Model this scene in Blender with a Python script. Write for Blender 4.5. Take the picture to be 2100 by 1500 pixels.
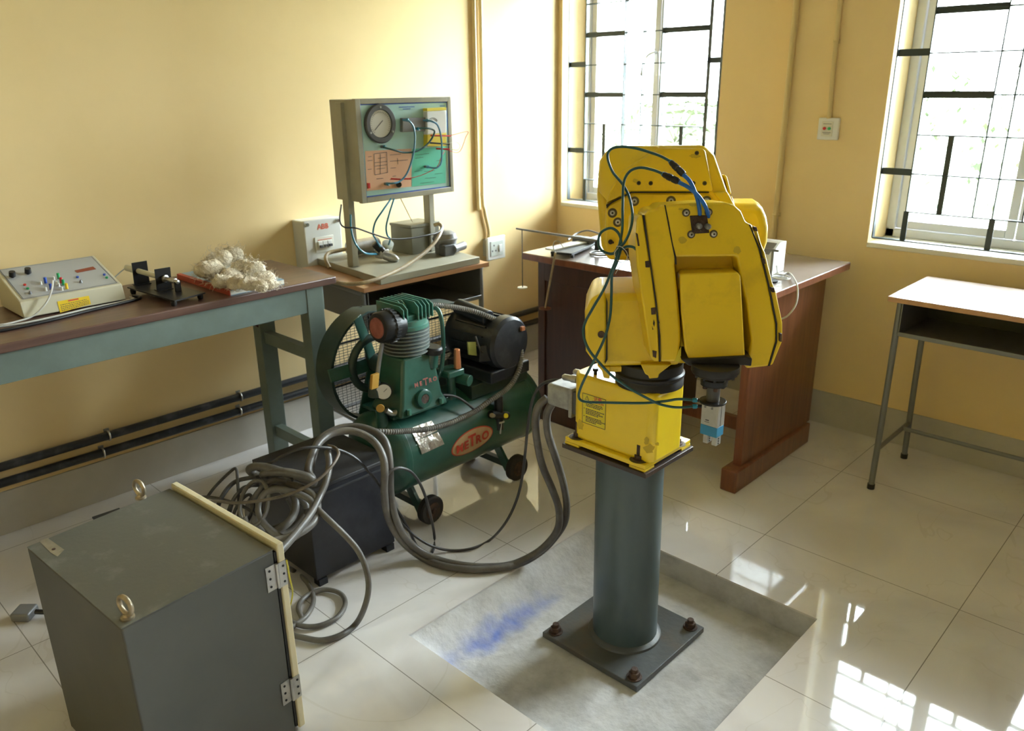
import bpy, bmesh, math, random
from mathutils import Vector as V, Matrix
random.seed(7)
PI = math.pi
SC = bpy.context.scene
COL = SC.collection
for o in list(bpy.data.objects): bpy.data.objects.remove(o)

# ---------------------------------------------------------------- camera
YAW, PITCH, ROLL, FPX = 0.765968, 0.338088, -0.012174, 1633.3
CAM = V((0, 0, 1.45))
_f = V((-math.sin(YAW)*math.cos(PITCH), math.cos(YAW)*math.cos(PITCH), -math.sin(PITCH)))
_r = _f.cross(V((0, 0, 1))).normalized(); _u = _r.cross(_f)
RT = math.cos(ROLL)*_r + math.sin(ROLL)*_u
UP = -math.sin(ROLL)*_r + math.cos(ROLL)*_u
FW = _f
cd = bpy.data.cameras.new('camera'); cam = bpy.data.objects.new('camera', cd); COL.objects.link(cam)
cam.matrix_world = Matrix(((RT.x, UP.x, -FW.x, CAM.x), (RT.y, UP.y, -FW.y, CAM.y), (RT.z, UP.z, -FW.z, CAM.z), (0, 0, 0, 1)))
cd.sensor_width = 36; cd.lens = FPX/2100*36; cd.clip_start = .02; cd.clip_end = 200
cd.dof.use_dof = True; cd.dof.focus_distance = 1.95; cd.dof.aperture_fstop = 5.0
SC.camera = cam

# ---------------------------------------------------------------- world, daylight, exposure
SC.view_settings.view_transform = 'Standard'; SC.view_settings.look = 'None'
SC.view_settings.gamma = 1; SC.view_settings.use_curve_mapping = False
SC.view_settings.exposure = 1.02
w = bpy.data.worlds.new('world'); SC.world = w; w.use_nodes = True
bg = w.node_tree.nodes['Background']; bg.inputs[0].default_value = (.88, .94, 1, 1)
def _sky():                                  # hazy white sky, brighter round the veiled sun high on the right
    N = w.node_tree.nodes; L = w.node_tree.links
    tc = N.new('ShaderNodeTexCoord'); vm = N.new('ShaderNodeVectorMath'); vm.operation = 'DOT_PRODUCT'
    nm = N.new('ShaderNodeVectorMath'); nm.operation = 'NORMALIZE'; L.new(tc.outputs['Generated'], nm.inputs[0])
    L.new(nm.outputs[0], vm.inputs[0]); vm.inputs[1].default_value = V((.50, .74, .45)).normalized()
    mx = N.new('ShaderNodeMath'); mx.operation = 'MAXIMUM'; mx.inputs[1].default_value = 0; L.new(vm.outputs['Value'], mx.inputs[0])
    pw_ = N.new('ShaderNodeMath'); pw_.operation = 'POWER'; pw_.inputs[1].default_value = 5; L.new(mx.outputs[0], pw_.inputs[0])
    ma = N.new('ShaderNodeMath'); ma.operation = 'MULTIPLY_ADD'; ma.inputs[1].default_value = SKY[1]; ma.inputs[2].default_value = SKY[0]
    L.new(pw_.outputs[0], ma.inputs[0]); L.new(ma.outputs[0], bg.inputs[1])
SKY = (15.0, 45.0)
_sky()
def portal(loc, rot, sx, sy):
    l = bpy.data.lights.new('window_portal', 'AREA'); l.shape = 'RECTANGLE'; l.size = sx; l.size_y = sy
    l.cycles.is_portal = True
    o = bpy.data.objects.new('window_portal', l); COL.objects.link(o); o.location = loc; o.rotation_euler = rot
WINS = [(-2.93, -1.98, 3.46), (-1.19, -.24, 3.34), (.55, 1.5, 3.34)]
for a, b, y in WINS: portal(((a+b)/2, y+.27, 1.49), (-PI/2, 0, 0), b-a, 1.32)

# ---------------------------------------------------------------- pixel / plane helpers (photo frame 2100x1500)
def ray(x, y): return RT*((x-1050)/FPX) + UP*((750-y)/FPX) + FW
def onz(x, y, z=0):
    w_ = ray(x, y); return CAM + w_*((z-CAM.z)/w_.z)
def onx(x, y, X):
    w_ = ray(x, y); return CAM + w_*(X/w_.x)
def ony(x, y, Y):
    w_ = ray(x, y); return CAM + w_*(Y/w_.y)
def at(x, y, d): return CAM + ray(x, y)*d
def depth(p): return (V(p)-CAM).dot(FW)
def plane(x, y, d, az=0, tilt=0):
    p = at(x, y, d); h = -ray(x, y); h.z = 0; h.normalize()
    h = Matrix.Rotation(math.radians(az), 3, 'Z') @ h
    n = V((h.x, h.y, math.tan(math.radians(tilt)))).normalized()
    return p, n
def onp(x, y, pl, off=0):
    p, n = pl; w_ = ray(x, y); return CAM + w_*((p+n*off-CAM).dot(n)/w_.dot(n))

# ---------------------------------------------------------------- materials
MT = {}
def mat(name, col, rough=.5, metal=0, var=0, vscale=8, bump=0, bscale=60, col2=None, amt=.5, coat=0, spec=.5, stretch=None, trans=0, ior=1.45, emit=0, edge=None):
    m = bpy.data.materials.new(name); m.use_nodes = True; nt = m.node_tree; N = nt.nodes; L = nt.links
    b = N['Principled BSDF']; b.inputs['Roughness'].default_value = rough; b.inputs['Metallic'].default_value = metal
    b.inputs['Base Color'].default_value = (*col, 1); b.inputs['Coat Weight'].default_value = coat
    b.inputs['Specular IOR Level'].default_value = spec
    if trans: b.inputs['Transmission Weight'].default_value = trans; b.inputs['IOR'].default_value = ior
    if emit: b.inputs['Emission Color'].default_value = (*col, 1); b.inputs['Emission Strength'].default_value = emit
    tc = N.new('ShaderNodeTexCoord'); mp = N.new('ShaderNodeMapping'); L.new(tc.outputs['Object'], mp.inputs[0])
    if stretch: mp.inputs['Scale'].default_value = stretch
    if var or col2:
        nz = N.new('ShaderNodeTexNoise'); nz.inputs['Scale'].default_value = vscale; nz.inputs['Detail'].default_value = 6; nz.inputs['Roughness'].default_value = .65
        L.new(mp.outputs[0], nz.inputs['Vector'])
        rp = N.new('ShaderNodeValToRGB'); c2 = col2 if col2 else tuple(c*(1-var) for c in col)
        lo = .5+(amt-.5)*.6
        rp.color_ramp.elements[0].position = 1-lo-.12; rp.color_ramp.elements[0].color = (*c2, 1)
        rp.color_ramp.elements[1].position = min(1, 1-lo+.14); rp.color_ramp.elements[1].color = (*col, 1)
        L.new(nz.outputs[0], rp.inputs[0]); L.new(rp.outputs[0], b.inputs['Base Color'])
    if bump:
        nb = N.new('ShaderNodeTexNoise'); nb.inputs['Scale'].default_value = bscale; nb.inputs['Detail'].default_value = 4
        L.new(mp.outputs[0], nb.inputs['Vector'])
        bp = N.new('ShaderNodeBump'); bp.inputs['Strength'].default_value = bump; bp.inputs['Distance'].default_value = .01
        L.new(nb.outputs[0], bp.inputs['Height']); L.new(bp.outputs[0], b.inputs['Normal'])
    MT[name] = m; return m

def wood(name, c1, c2, rough=.4, axis=1, scale=5, coat=.2):
    s = [22, 22, 22]; s[axis] = 1.6
    return mat(name, c1, rough, col2=c2, vscale=scale*.4, stretch=tuple(s), coat=coat, amt=.55)

mat('wall', (.84, .64, .335), .75, col2=(.80, .60, .30), vscale=1.3, bump=.04, bscale=25, amt=.68)
mat('ceiling', (.74, .72, .66), .9)
mat('skirt', (.52, .49, .44), .22, col2=(.45, .42, .37), vscale=2.2, coat=.3)
mat('sillwhite', (.8, .76, .66), .6)
mat('winframe', (.62, .63, .66), .4, metal=.2)
mat('grille', (.035, .055, .065), .45)
mat('conduit', (.66, .51, .25), .5)
mat('blackpipe', (.022, .023, .026), .35, col2=(.10, .10, .11), vscale=12, amt=.75)
mat('steel', (.55, .54, .52), .35, metal=.9, var=.3, vscale=20)
mat('chrome', (.75, .75, .75), .15, metal=1)
mat('whiteplastic', (.78, .78, .76), .35)
mat('abbwhite', (.66, .66, .62), .4)
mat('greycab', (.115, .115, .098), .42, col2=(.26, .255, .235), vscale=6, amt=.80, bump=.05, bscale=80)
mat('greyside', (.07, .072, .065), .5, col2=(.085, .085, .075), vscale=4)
mat('cream', (.68, .60, .40), .45, col2=(.5, .42, .26), vscale=12, amt=.8)
mat('brass', (.50, .42, .30), .35, metal=.7, var=.3, vscale=30)
mat('smudge', (.56, .39, .02), .5)
mat('yellow', (.80, .55, .012), .34, col2=(.52, .35, .014), vscale=6.5, amt=.80, coat=.25, bump=.02, bscale=90)
mat('yellowclean', (.86, .62, .015), .33, coat=.3, col2=(.76, .53, .015), vscale=4, amt=.7)
mat('grime', (.10, .075, .03), .6)
mat('seam', (.02, .018, .012), .7)
mat('black', (.012, .012, .013), .45)
mat('blackmetal', (.018, .018, .019), .38, metal=.3, var=.3, vscale=30)
mat('rust', (.10, .055, .035), .65, metal=.2, col2=(.04, .026, .022), vscale=30, bump=.3, bscale=120)
mat('plate', (.10, .105, .105), .45, metal=.3, col2=(.14, .105, .075), vscale=7, amt=.72, bump=.1, bscale=60)
mat('topplate', (.055, .04, .036), .45, metal=.3, col2=(.10, .05, .035), vscale=14, amt=.7, bump=.15, bscale=70)
mat('columnpaint', (.055, .082, .092), .38, col2=(.075, .105, .112), vscale=5, stretch=(1, 1, .4), coat=.15)
mat('concrete', (.56, .545, .545), .8, col2=(.40, .385, .38), vscale=9, bump=.7, bscale=22, amt=.62)
mat('greenhose', (.015, .085, .09), .35)
mat('bluehose', (.01, .13, .48), .35)
mat('fitblue', (.08, .26, .42), .35)
mat('fitteal', (.01, .20, .32), .35)
mat('gripgrey', (.50, .49, .46), .35, metal=.5, var=.15, vscale=25)
mat('gripblue', (.03, .22, .40), .45)
mat('cable', (.085, .075, .066), .42, col2=(.17, .155, .135), vscale=7, amt=.6)
mat('cablethin', (.030, .028, .028), .45, col2=(.10, .09, .08), vscale=9, amt=.7)
mat('cabletan', (.16, .12, .085), .5, col2=(.07, .055, .04), vscale=9)
mat('rubberhose', (.17, .16, .14), .6, var=.4, vscale=25)
mat('connector', (.42, .42, .41), .5, metal=.2, col2=(.25, .25, .25), vscale=18)
mat('compgreen', (.010, .060, .044), .32, col2=(.02, .085, .062), vscale=9, coat=.35)
mat('compgreendark', (.014, .034, .028), .45, col2=(.028, .05, .042), vscale=9)
mat('compgreenworn', (.05, .16, .12), .4, col2=(.10, .075, .05), vscale=25, amt=.75)
mat('fins', (.09, .13, .12), .5, col2=(.16, .17, .16), vscale=20)
mat('motor', (.012, .014, .02), .38, col2=(.05, .052, .055), vscale=14, amt=.75)
mat('rubber', (.035, .03, .028), .75, var=.3, vscale=20)
mat('orangerust', (.35, .12, .04), .6)
mat('redfade', (.20, .05, .04), .5, col2=(.30, .09, .07), vscale=25)
mat('red', (.55, .02, .02), .4)
mat('redlogo', (.42, .04, .02), .45)
mat('logocream', (.50, .33, .17), .45, col2=(.42, .26, .12), vscale=15)
mat('foil', (.55, .54, .50), .28, metal=.8, col2=(.30, .20, .16), vscale=18, amt=.66, bump=.5, bscale=40)
mat('gaugeface', (.60, .58, .54), .3)
mat('mustard', (.40, .22, .03), .5)
mat('blackbox', (.016, .016, .021), .42, col2=(.034, .034, .042), vscale=8, amt=.7)
mat('boxtop', (.03, .03, .034), .38, col2=(.085, .085, .088), vscale=6, stretch=(1, .3, 1), amt=.65)
wood('benchtop', (.125, .065, .048), (.085, .042, .032), .38, 1)
mat('benchpaint', (.155, .20, .18), .45, col2=(.13, .165, .145), vscale=6)
mat('benchdark', (.045, .055, .050), .5)
mat('benchbrown', (.09, .03, .02), .5)
wood('lightwood', (.50, .27, .14), (.44, .23, .12), .35, 1)
mat('laminate', (.62, .50, .46), .22, coat=.3)
mat('deskmetal', (.20, .205, .215), .45, metal=.3)
mat('deskdark', (.045, .05, .055), .5)
wood('brownwood', (.21, .07, .032), (.14, .042, .020), .33, 2, coat=.35)
wood('browndark', (.060, .020, .012), (.042, .014, .008), .4, 2)
mat('desktop', (.36, .31, .29), .22, col2=(.32, .27, .25), vscale=3, coat=.4)
mat('trainer', (.36, .345, .27), .45, col2=(.31, .29, .22), vscale=6)
mat('trainerdark', (.20, .175, .12), .5)
mat('panelblue', (.38, .60, .58), .3, coat=.4)
mat('peach', (.72, .42, .27), .45)
mat('paperg', (.10, .52, .36), .45)
mat('yel2', (.75, .60, .05), .4)
mat('paleface', (.62, .66, .62), .35)
mat('darkgrey', (.07, .07, .072), .45)
mat('midgrey', (.22, .22, .225), .4, metal=.3)
mat('boxolive', (.17, .165, .12), .45)
mat('unitcream', (.55, .51, .38), .4)
mat('unitgrey', (.40, .41, .43), .4)
mat('dispred', (.25, .05, .03), .25)
mat('btngreen', (.02, .35, .12), .4)
mat('btnblue', (.02, .08, .45), .4)
mat('btnyel', (.8, .55, .02), .4)
mat('wirewhite', (.55, .54, .50), .4)
mat('tanpipe', (.45, .36, .22), .45, col2=(.3, .22, .13), vscale=15)
mat('bookblue', (.25, .36, .45), .5)
mat('bookred', (.45, .07, .04), .5)
mat('paper', (.72, .70, .62), .6)
mat('wool', (.74, .66, .52), .95, col2=(.60, .50, .36), vscale=22, bump=.8, bscale=90)
mat('ink', (.06, .06, .08), .6)
mat('inkred', (.6, .10, .04), .6)
mat('labelyel', (.72, .60, .03), .45)
mat('copper', (.6, .25, .12), .35, metal=.7)
mat('leaf', (.022, .034, .014), .6)
mat('leafpale', (.035, .045, .02), .6)
mat('labelgreen', (.42, .46, .16), .5)
mat('trunk', (.40, .36, .28), .8)
mat('grass', (.40, .44, .27), .9, col2=(.46, .49, .33), vscale=3)
mat('yellowwire', (.5, .42, .02), .4)

def glass():
    m = bpy.data.materials.new('glass'); m.use_nodes = True; nt = m.node_tree; N = nt.nodes; L = nt.links; N.remove(N['Principled BSDF'])
    t = N.new('ShaderNodeBsdfTransparent'); t.inputs[0].default_value = (.93, .97, .96, 1); g = N.new('ShaderNodeBsdfGlossy'); g.inputs['Roughness'].default_value = .02
    fr = N.new('ShaderNodeFresnel'); fr.inputs[0].default_value = 1.45; mx = N.new('ShaderNodeMixShader')
    L.new(fr.outputs[0], mx.inputs[0]); L.new(t.outputs[0], mx.inputs[1]); L.new(g.outputs[0], mx.inputs[2]); L.new(mx.outputs[0], N['Material Output'].inputs[0]); MT['glass'] = m
glass()

def floormat():
    m = mat('floor', (.60, .575, .52), .035, spec=.85)
    nt = m.node_tree; N = nt.nodes; L = nt.links; b = N['Principled BSDF']
    tc = N.new('ShaderNodeTexCoord'); sp = N.new('ShaderNodeSeparateXYZ'); L.new(tc.outputs['Object'], sp.inputs[0])
    def M(op, a, b_=None, c=None):
        n = N.new('ShaderNodeMath'); n.operation = op
        for i, v in enumerate((a, b_, c)):
            if v is None: continue
            if isinstance(v, (int, float)): n.inputs[i].default_value = v
            else: L.new(v, n.inputs[i])
        return n.outputs[0]
    def seam(o, off, pitch):
        t = M('DIVIDE', M('ADD', o, off), pitch); fr = M('FRACT', t); d = M('MINIMUM', fr, M('SUBTRACT', 1, fr)); return M('LESS_THAN', M('MULTIPLY', d, pitch), .0013)
    s = M('MAXIMUM', seam(sp.outputs[0], 1.021+6*.606, .606), seam(sp.outputs[1], -2.291+6*.634, .634))
    # soft marble clouds
    n1 = N.new('ShaderNodeTexNoise'); n1.inputs['Scale'].default_value = 1.6; n1.inputs['Detail'].default_value = 5; n1.inputs['Distortion'].default_value = 1.5; L.new(tc.outputs['Object'], n1.inputs['Vector'])
    r1 = N.new('ShaderNodeValToRGB'); r1.color_ramp.elements[0].position = .35; r1.color_ramp.elements[0].color = (.63, .59, .575, 1); r1.color_ramp.elements[1].position = .6; r1.color_ramp.elements[1].color = (.74, .70, .685, 1); L.new(n1.outputs[0], r1.inputs[0])
    # veins
    n2 = N.new('ShaderNodeTexNoise'); n2.inputs['Scale'].default_value = 1.1; n2.inputs['Detail'].default_value = 3; n2.inputs['Distortion'].default_value = 2.2; L.new(tc.outputs['Object'], n2.inputs['Vector'])
    v = M('LESS_THAN', M('ABSOLUTE', M('SUBTRACT', n2.outputs[0], .5)), .0035)
    mv = N.new('ShaderNodeMix'); mv.data_type = 'RGBA'; L.new(M('MULTIPLY', v, .14), mv.inputs[0]); L.new(r1.outputs[0], mv.inputs[6]); mv.inputs[7].default_value = (.40, .34, .25, 1)
    ms = N.new('ShaderNodeMix'); ms.data_type = 'RGBA'; L.new(M('MULTIPLY', s, .75), ms.inputs[0]); L.new(mv.outputs[2], ms.inputs[6]); ms.inputs[7].default_value = (.16, .14, .11, 1)
    L.new(ms.outputs[2], b.inputs['Base Color'])
floormat()
def pitmat():
    m = MT['concrete']; nt = m.node_tree; N = nt.nodes; L = nt.links; b = N['Principled BSDF']
    src = b.inputs['Base Color'].links[0].from_socket
    tc = N.new('ShaderNodeTexCoord'); mp = N.new('ShaderNodeMapping'); mp.inputs['Location'].default_value = (1.40*12, -1.38*2.3, 0); mp.inputs['Scale'].default_value = (12, 2.3, 1)
    L.new(tc.outputs['Object'], mp.inputs[0]); g = N.new('ShaderNodeTexGradient'); g.gradient_type = 'SPHERICAL'; L.new(mp.outputs[0], g.inputs[0])
    nz = N.new('ShaderNodeTexNoise'); nz.inputs['Scale'].default_value = 14; nz.inputs['Detail'].default_value = 6; L.new(tc.outputs['Object'], nz.inputs['Vector'])
    mm = N.new('ShaderNodeMath'); mm.operation = 'MULTIPLY'; L.new(g.outputs[0], mm.inputs[0]); L.new(nz.outputs[0], mm.inputs[1])
    rp = N.new('ShaderNodeValToRGB'); rp.color_ramp.elements[0].position = .16; rp.color_ramp.elements[1].position = .50; L.new(mm.outputs[0], rp.inputs[0])
    mx = N.new('ShaderNodeMix'); mx.data_type = 'RGBA'; L.new(rp.outputs[0], mx.inputs[0]); L.new(src, mx.inputs[6]); mx.inputs[7].default_value = (.15, .20, .50, 1); L.new(mx.outputs[2], b.inputs['Base Color'])
pitmat()

# ---------------------------------------------------------------- mesh builder
def basis(d):
    d = V(d).normalized(); a = V((0, 0, 1)) if abs(d.z) < .9 else V((1, 0, 0)); x = a.cross(d).normalized(); return x, d.cross(x), d
def smoothpts(p, k=6):
    p = [V(q) for q in p]
    if len(p) < 3: return p
    out = []; q = [p[0]*2-p[1]] + p + [p[-1]*2-p[-2]]
    for i in range(1, len(q)-2):
        a, b, c, d = q[i-1:i+3]
        for j in range(k):
            t = j/k; out.append(.5*((2*b)+(c-a)*t+(2*a-5*b+4*c-d)*t*t+(3*b-3*c+d-a)*t**3))
    return out+[p[-1]]
class MB:
    def __init__(s): s.bm = bmesh.new()
    def faces(s, vs, fs):
        v = [s.bm.verts.new(p) for p in vs]
        for f in fs:
            try: s.bm.faces.new([v[i] for i in f])
            except ValueError: pass
        return s
    def box(s, lo, hi, M=None):
        x0, y0, z0 = lo; x1, y1, z1 = hi
        vs = [V(q) for q in ((x0, y0, z0), (x1, y0, z0), (x1, y1, z0), (x0, y1, z0), (x0, y0, z1), (x1, y0, z1), (x1, y1, z1), (x0, y1, z1))]
        if M is not None: vs = [M @ q for q in vs]
        return s.faces(vs, [(3, 2, 1, 0), (4, 5, 6, 7), (0, 1, 5, 4), (1, 2, 6, 5), (2, 3, 7, 6), (3, 0, 4, 7)])
    def obox(s, c, ax, ay, az):            # centre and three half-extent vectors
        c = V(c); ax, ay, az = V(ax), V(ay), V(az)
        vs = [c+ax*i+ay*j+az*k for k in (-1, 1) for i, j in ((-1, -1), (1, -1), (1, 1), (-1, 1))]
        return s.faces(vs, [(3, 2, 1, 0), (4, 5, 6, 7), (0, 1, 5, 4), (1, 2, 6, 5), (2, 3, 7, 6), (3, 0, 4, 7)])
    def bar(s, a, b, w_, h, upv=(0, 0, 1)):
        a, b = V(a), V(b); d = b-a; u = V(upv); x = d.cross(u).normalized(); y = x.cross(d).normalized()
        return s.obox((a+b)/2, d/2, x*w_/2, y*h/2)
    def cyl(s, a, b, r0, r1=None, n=24, cap=True):
        a, b = V(a), V(b); r1 = r0 if r1 is None else r1; x, y, d = basis(b-a)
        vs = [p+(x*math.cos(2*PI*i/n)+y*math.sin(2*PI*i/n))*r for p, r in ((a, r0), (b, r1)) for i in range(n)]
        fs = [(i, (i+1) % n, n+(i+1) % n, n+i) for i in range(n)]
        if cap: fs += [tuple(range(n))[::-1], tuple(range(n, 2*n))]
        return s.faces(vs, fs)
    def lathe(s, a, d, prof, n=28, cap=True):     # profile of (distance along d, radius)
        a = V(a); x, y, d = basis(d)
        vs = [a+d*t+(x*math.cos(2*PI*i/n)+y*math.sin(2*PI*i/n))*r for t, r in prof for i in range(n)]
        fs = [(k*n+i, k*n+(i+1) % n, (k+1)*n+(i+1) % n, (k+1)*n+i) for k in range(len(prof)-1) for i in range(n)]
        if cap: fs += [tuple(range(n))[::-1], tuple(range((len(prof)-1)*n, len(prof)*n))]
        return s.faces(vs, fs)
    def tube(s, pts, r, n=10, k=6, closed=False, sm=True, rib=0):
        p = smoothpts(pts, k) if sm else [V(q) for q in pts]
        if rib:
            q = []
            for i in range(len(p)-1):
                m = max(1, int((p[i+1]-p[i]).length/rib))
                q += [p[i].lerp(p[i+1], j/m) for j in range(m)]
            p = q+[p[-1]]
        x = None; vs = []
        for i, c in enumerate(p):
            t = (p[min(i+1, len(p)-1)]-p[max(i-1, 0)])
            if t.length < 1e-9: t = V((0, 0, 1))
            t.normalize()
            if x is None: x = basis(t)[0]
            x = (x-t*x.dot(t)).normalized(); y = t.cross(x)
            rr = r*(1+(.14 if i % 2 else -.1)) if rib else r
            vs += [c+(x*math.cos(2*PI*j/n)+y*math.sin(2*PI*j/n))*rr for j in range(n)]
        m = len(p); fs = [(i*n+j, i*n+(j+1) % n, (i+1)*n+(j+1) % n, (i+1)*n+j) for i in range(m-1) for j in range(n)]
        fs += [tuple(range(n))[::-1], tuple(range((m-1)*n, m*n))]
        return s.faces(vs, fs)
    def torus(s, c, ax, R, r, n=32, m=10, a0=0, a1=2*PI):
        x, y, d = basis(ax); c = V(c); full = a1-a0 > 2*PI-.01; k = n if full else n+1; vs = []
        for i in range(k):
            a = a0+(a1-a0)*i/n; e = x*math.cos(a)+y*math.sin(a)
            vs += [c+e*(R+r*math.cos(2*PI*j/m))+d*(r*math.sin(2*PI*j/m)) for j in range(m)]
        fs = [(i*m+j, ((i+1) % k)*m+j, ((i+1) % k)*m+(j+1) % m, i*m+(j+1) % m) for i in range(n if full else n) for j in range(m)]
        return s.faces(vs, fs)
    def ball(s, c, r, sz=(1, 1, 1), n=16):
        t = bmesh.ops.create_uvsphere(s.bm, u_segments=n, v_segments=n//2+2, radius=1)
        for v in t['verts']: v.co = V(c)+V((v.co.x*r*sz[0], v.co.y*r*sz[1], v.co.z*r*sz[2]))
        return s
    def prism(s, pts, vec):
        p = [V(q) for q in pts]; n = len(p); v2 = V(vec)
        vs = p+[q+v2 for q in p]
        return s.faces(vs, [tuple(range(n))[::-1], tuple(range(n, 2*n))]+[(i, (i+1) % n, n+(i+1) % n, n+i) for i in range(n)])
    def trace(s, px, pl, dep, off=0, shrink=1):
        f = [onp(x, y, pl, off) for x, y in px]; n = pl[1]
        if shrink == 1: return s.prism(f, -n*dep)
        c = sum(f, V())/len(f); b = [c+(q-c)*shrink-n*dep for q in f]; k = len(f)
        return s.faces(f+b, [tuple(range(k))[::-1], tuple(range(k, 2*k))]+[(i, (i+1) % k, k+(i+1) % k, k+i) for i in range(k)])
    def build(s, name, m, parent=None, bevel=0, seg=3, angle=38, **kw):
        bm = s.bm; bmesh.ops.recalc_face_normals(bm, faces=bm.faces)
        off = V()
        if parent is not None:
            q = parent
            while q is not None: off += q.location; q = q.parent
        for v in bm.verts: v.co -= off
        for f in bm.faces: f.smooth = True
        for e in bm.edges:
            if len(e.link_faces) == 2 and e.calc_face_angle(0) > math.radians(angle): e.smooth = False
        me = bpy.data.meshes.new(name); bm.to_mesh(me); bm.free(); me.materials.append(MT[m])
        o = bpy.data.objects.new(name, me); COL.objects.link(o); o.parent = parent
        if bevel:
            b = o.modifiers.new('bevel', 'BEVEL'); b.width = bevel; b.segments = seg; b.limit_method = 'ANGLE'; b.angle_limit = math.radians(35); b.harden_normals = False
        for k, v in kw.items(): o[k] = v
        return o
def thing(name, label, cat, loc, group=None):
    o = bpy.data.objects.new(name, None); COL.objects.link(o); o.location = loc; o.empty_display_size = .1
    o['label'] = label; o['category'] = cat
    if group: o['group'] = group
    return o
def tag(o, label, cat, group=None):
    o['label'] = label; o['category'] = cat
    if group: o['group'] = group
    return o
def st(o): o['kind'] = 'structure'; return o
def textfaces(mb, s, origin, u, v, size, mapf=None, bold=0):
    cu = bpy.data.curves.new('t', 'FONT'); cu.body = s; cu.size = size; cu.align_x = 'CENTER'; cu.align_y = 'CENTER'; cu.offset = bold; cu.resolution_u = 3
    ob = bpy.data.objects.new('t', cu); COL.objects.link(ob); bpy.context.view_layer.update()
    me = bpy.data.meshes.new_from_object(ob.evaluated_get(bpy.context.evaluated_depsgraph_get()))
    bpy.data.objects.remove(ob); bpy.data.curves.remove(cu)
    vs = [mapf(q.co.x, q.co.y) if mapf else V(origin)+V(u)*q.co.x+V(v)*q.co.y for q in me.vertices]
    mb.faces(vs, [tuple(p.vertices) for p in me.polygons]); bpy.data.meshes.remove(me); return mb
def sq(name, pts, m, parent, **kw): return MB().faces(pts, [tuple(range(len(pts)))]).build(name, m, parent, **kw)

# ================================================================ the room
XL, XR, YF, YB, YB1, ZC = -2.957, 3.0, -2.35, 3.34, 3.46, 2.95
PX0, PX1, PY0, PY1, PZ = -1.502, -.697, 1.131, 1.972, -.082
b = MB()
for lo, hi in (((XL-.3, YF-.3), (PX0, YB1+.3)), ((PX1, YF-.3), (XR+.3, YB1+.3)), ((PX0, YF-.3), (PX1, PY0)), ((PX0, PY1), (PX1, YB1+.3))):
    b.box((lo[0], lo[1], -.25), (hi[0], hi[1], 0))
st(b.build('floor', 'floor'))
b = MB(); N_ = 40
def pitz(x, y):
    l = (x-PX0)/.10; r = (PX1-x)/.035; n = (y-PY0)/.06; f = (PY1-y)/.004
    t = min(1, l, r, n, f); t = max(0, t); t = t*t*(3-2*t)
    return -.006+(PZ+.006)*t+.0015*math.sin(37*x+11*y)*math.sin(23*y-9*x)*t-(.001 if t > .9 else 0)
xs = [PX0+(PX1-PX0)*i/N_ for i in range(N_+1)]; ys = [PY0+(PY1-.004-PY0)*i/N_ for i in range(N_+1)]+[PY1]
vs = [V((x, y, pitz(x, y))) for y in ys for x in xs]; W_ = N_+1
b.faces(vs, [(j*W_+i, j*W_+i+1, (j+1)*W_+i+1, (j+1)*W_+i) for j in range(len(ys)-1) for i in range(N_)])
b.box((PX0+.001, PY0+.001, -.24), (PX1-.001, PY1-.001, -.1))
st(b.build('floor_pit', 'concrete', angle=60))
b = MB(); b.box((XL-.25, YF-.3, 0), (XL, YB1+.3, ZC)); st(b.build('wall_left', 'wall'))
Z0, Z1 = .83, 2.15
def winwall(b, x0, x1, y, ops):
    xs = [x0]+[q for o in ops for q in o]+[x1]
    for i in range(0, len(xs), 2): b.box((xs[i], y, 0), (xs[i+1], y+.27, ZC))
    for o in ops:
        b.box((o[0], y, 0), (o[1], y+.27, Z0-.02)); b.box((o[0], y, Z1), (o[1], y+.27, ZC))
    return b
b = MB(); winwall(b, XL, -1.62, YB1, [(-2.93, -1.98)]); winwall(b, -1.62, XR, YB, [w_[:2] for w_ in WINS[1:]]); b.box((-1.62, YB+.27, 0), (-1.5, YB1+.27, ZC)); st(b.build('wall_back', 'wall'))
b = MB(); b.box((XR, YF-.3, 0), (XR+.25, YB1+.3, ZC)); st(b.build('wall_right', 'wall'))
b = MB(); b.box((XL, YF-.25, 0), (XR, YF, ZC))
st(b.build('wall_front', 'wall'))
b = MB(); b.box((XL-.25, YF-.3, ZC), (XR+.25, YB1+.3, ZC+.2)); st(b.build('ceiling', 'ceiling'))
b = MB(); b.box((XL, YF, 0), (XL+.008, YB1, .155)); st(b.build('baseboard_left', 'skirt'))
b = MB(); b.box((-1.61, YB-.008, 0), (XR, YB, .15)); b.box((XL, YB1-.008, 0), (-1.62, YB1, .15)); st(b.build('baseboard_back', 'skirt'))

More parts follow.
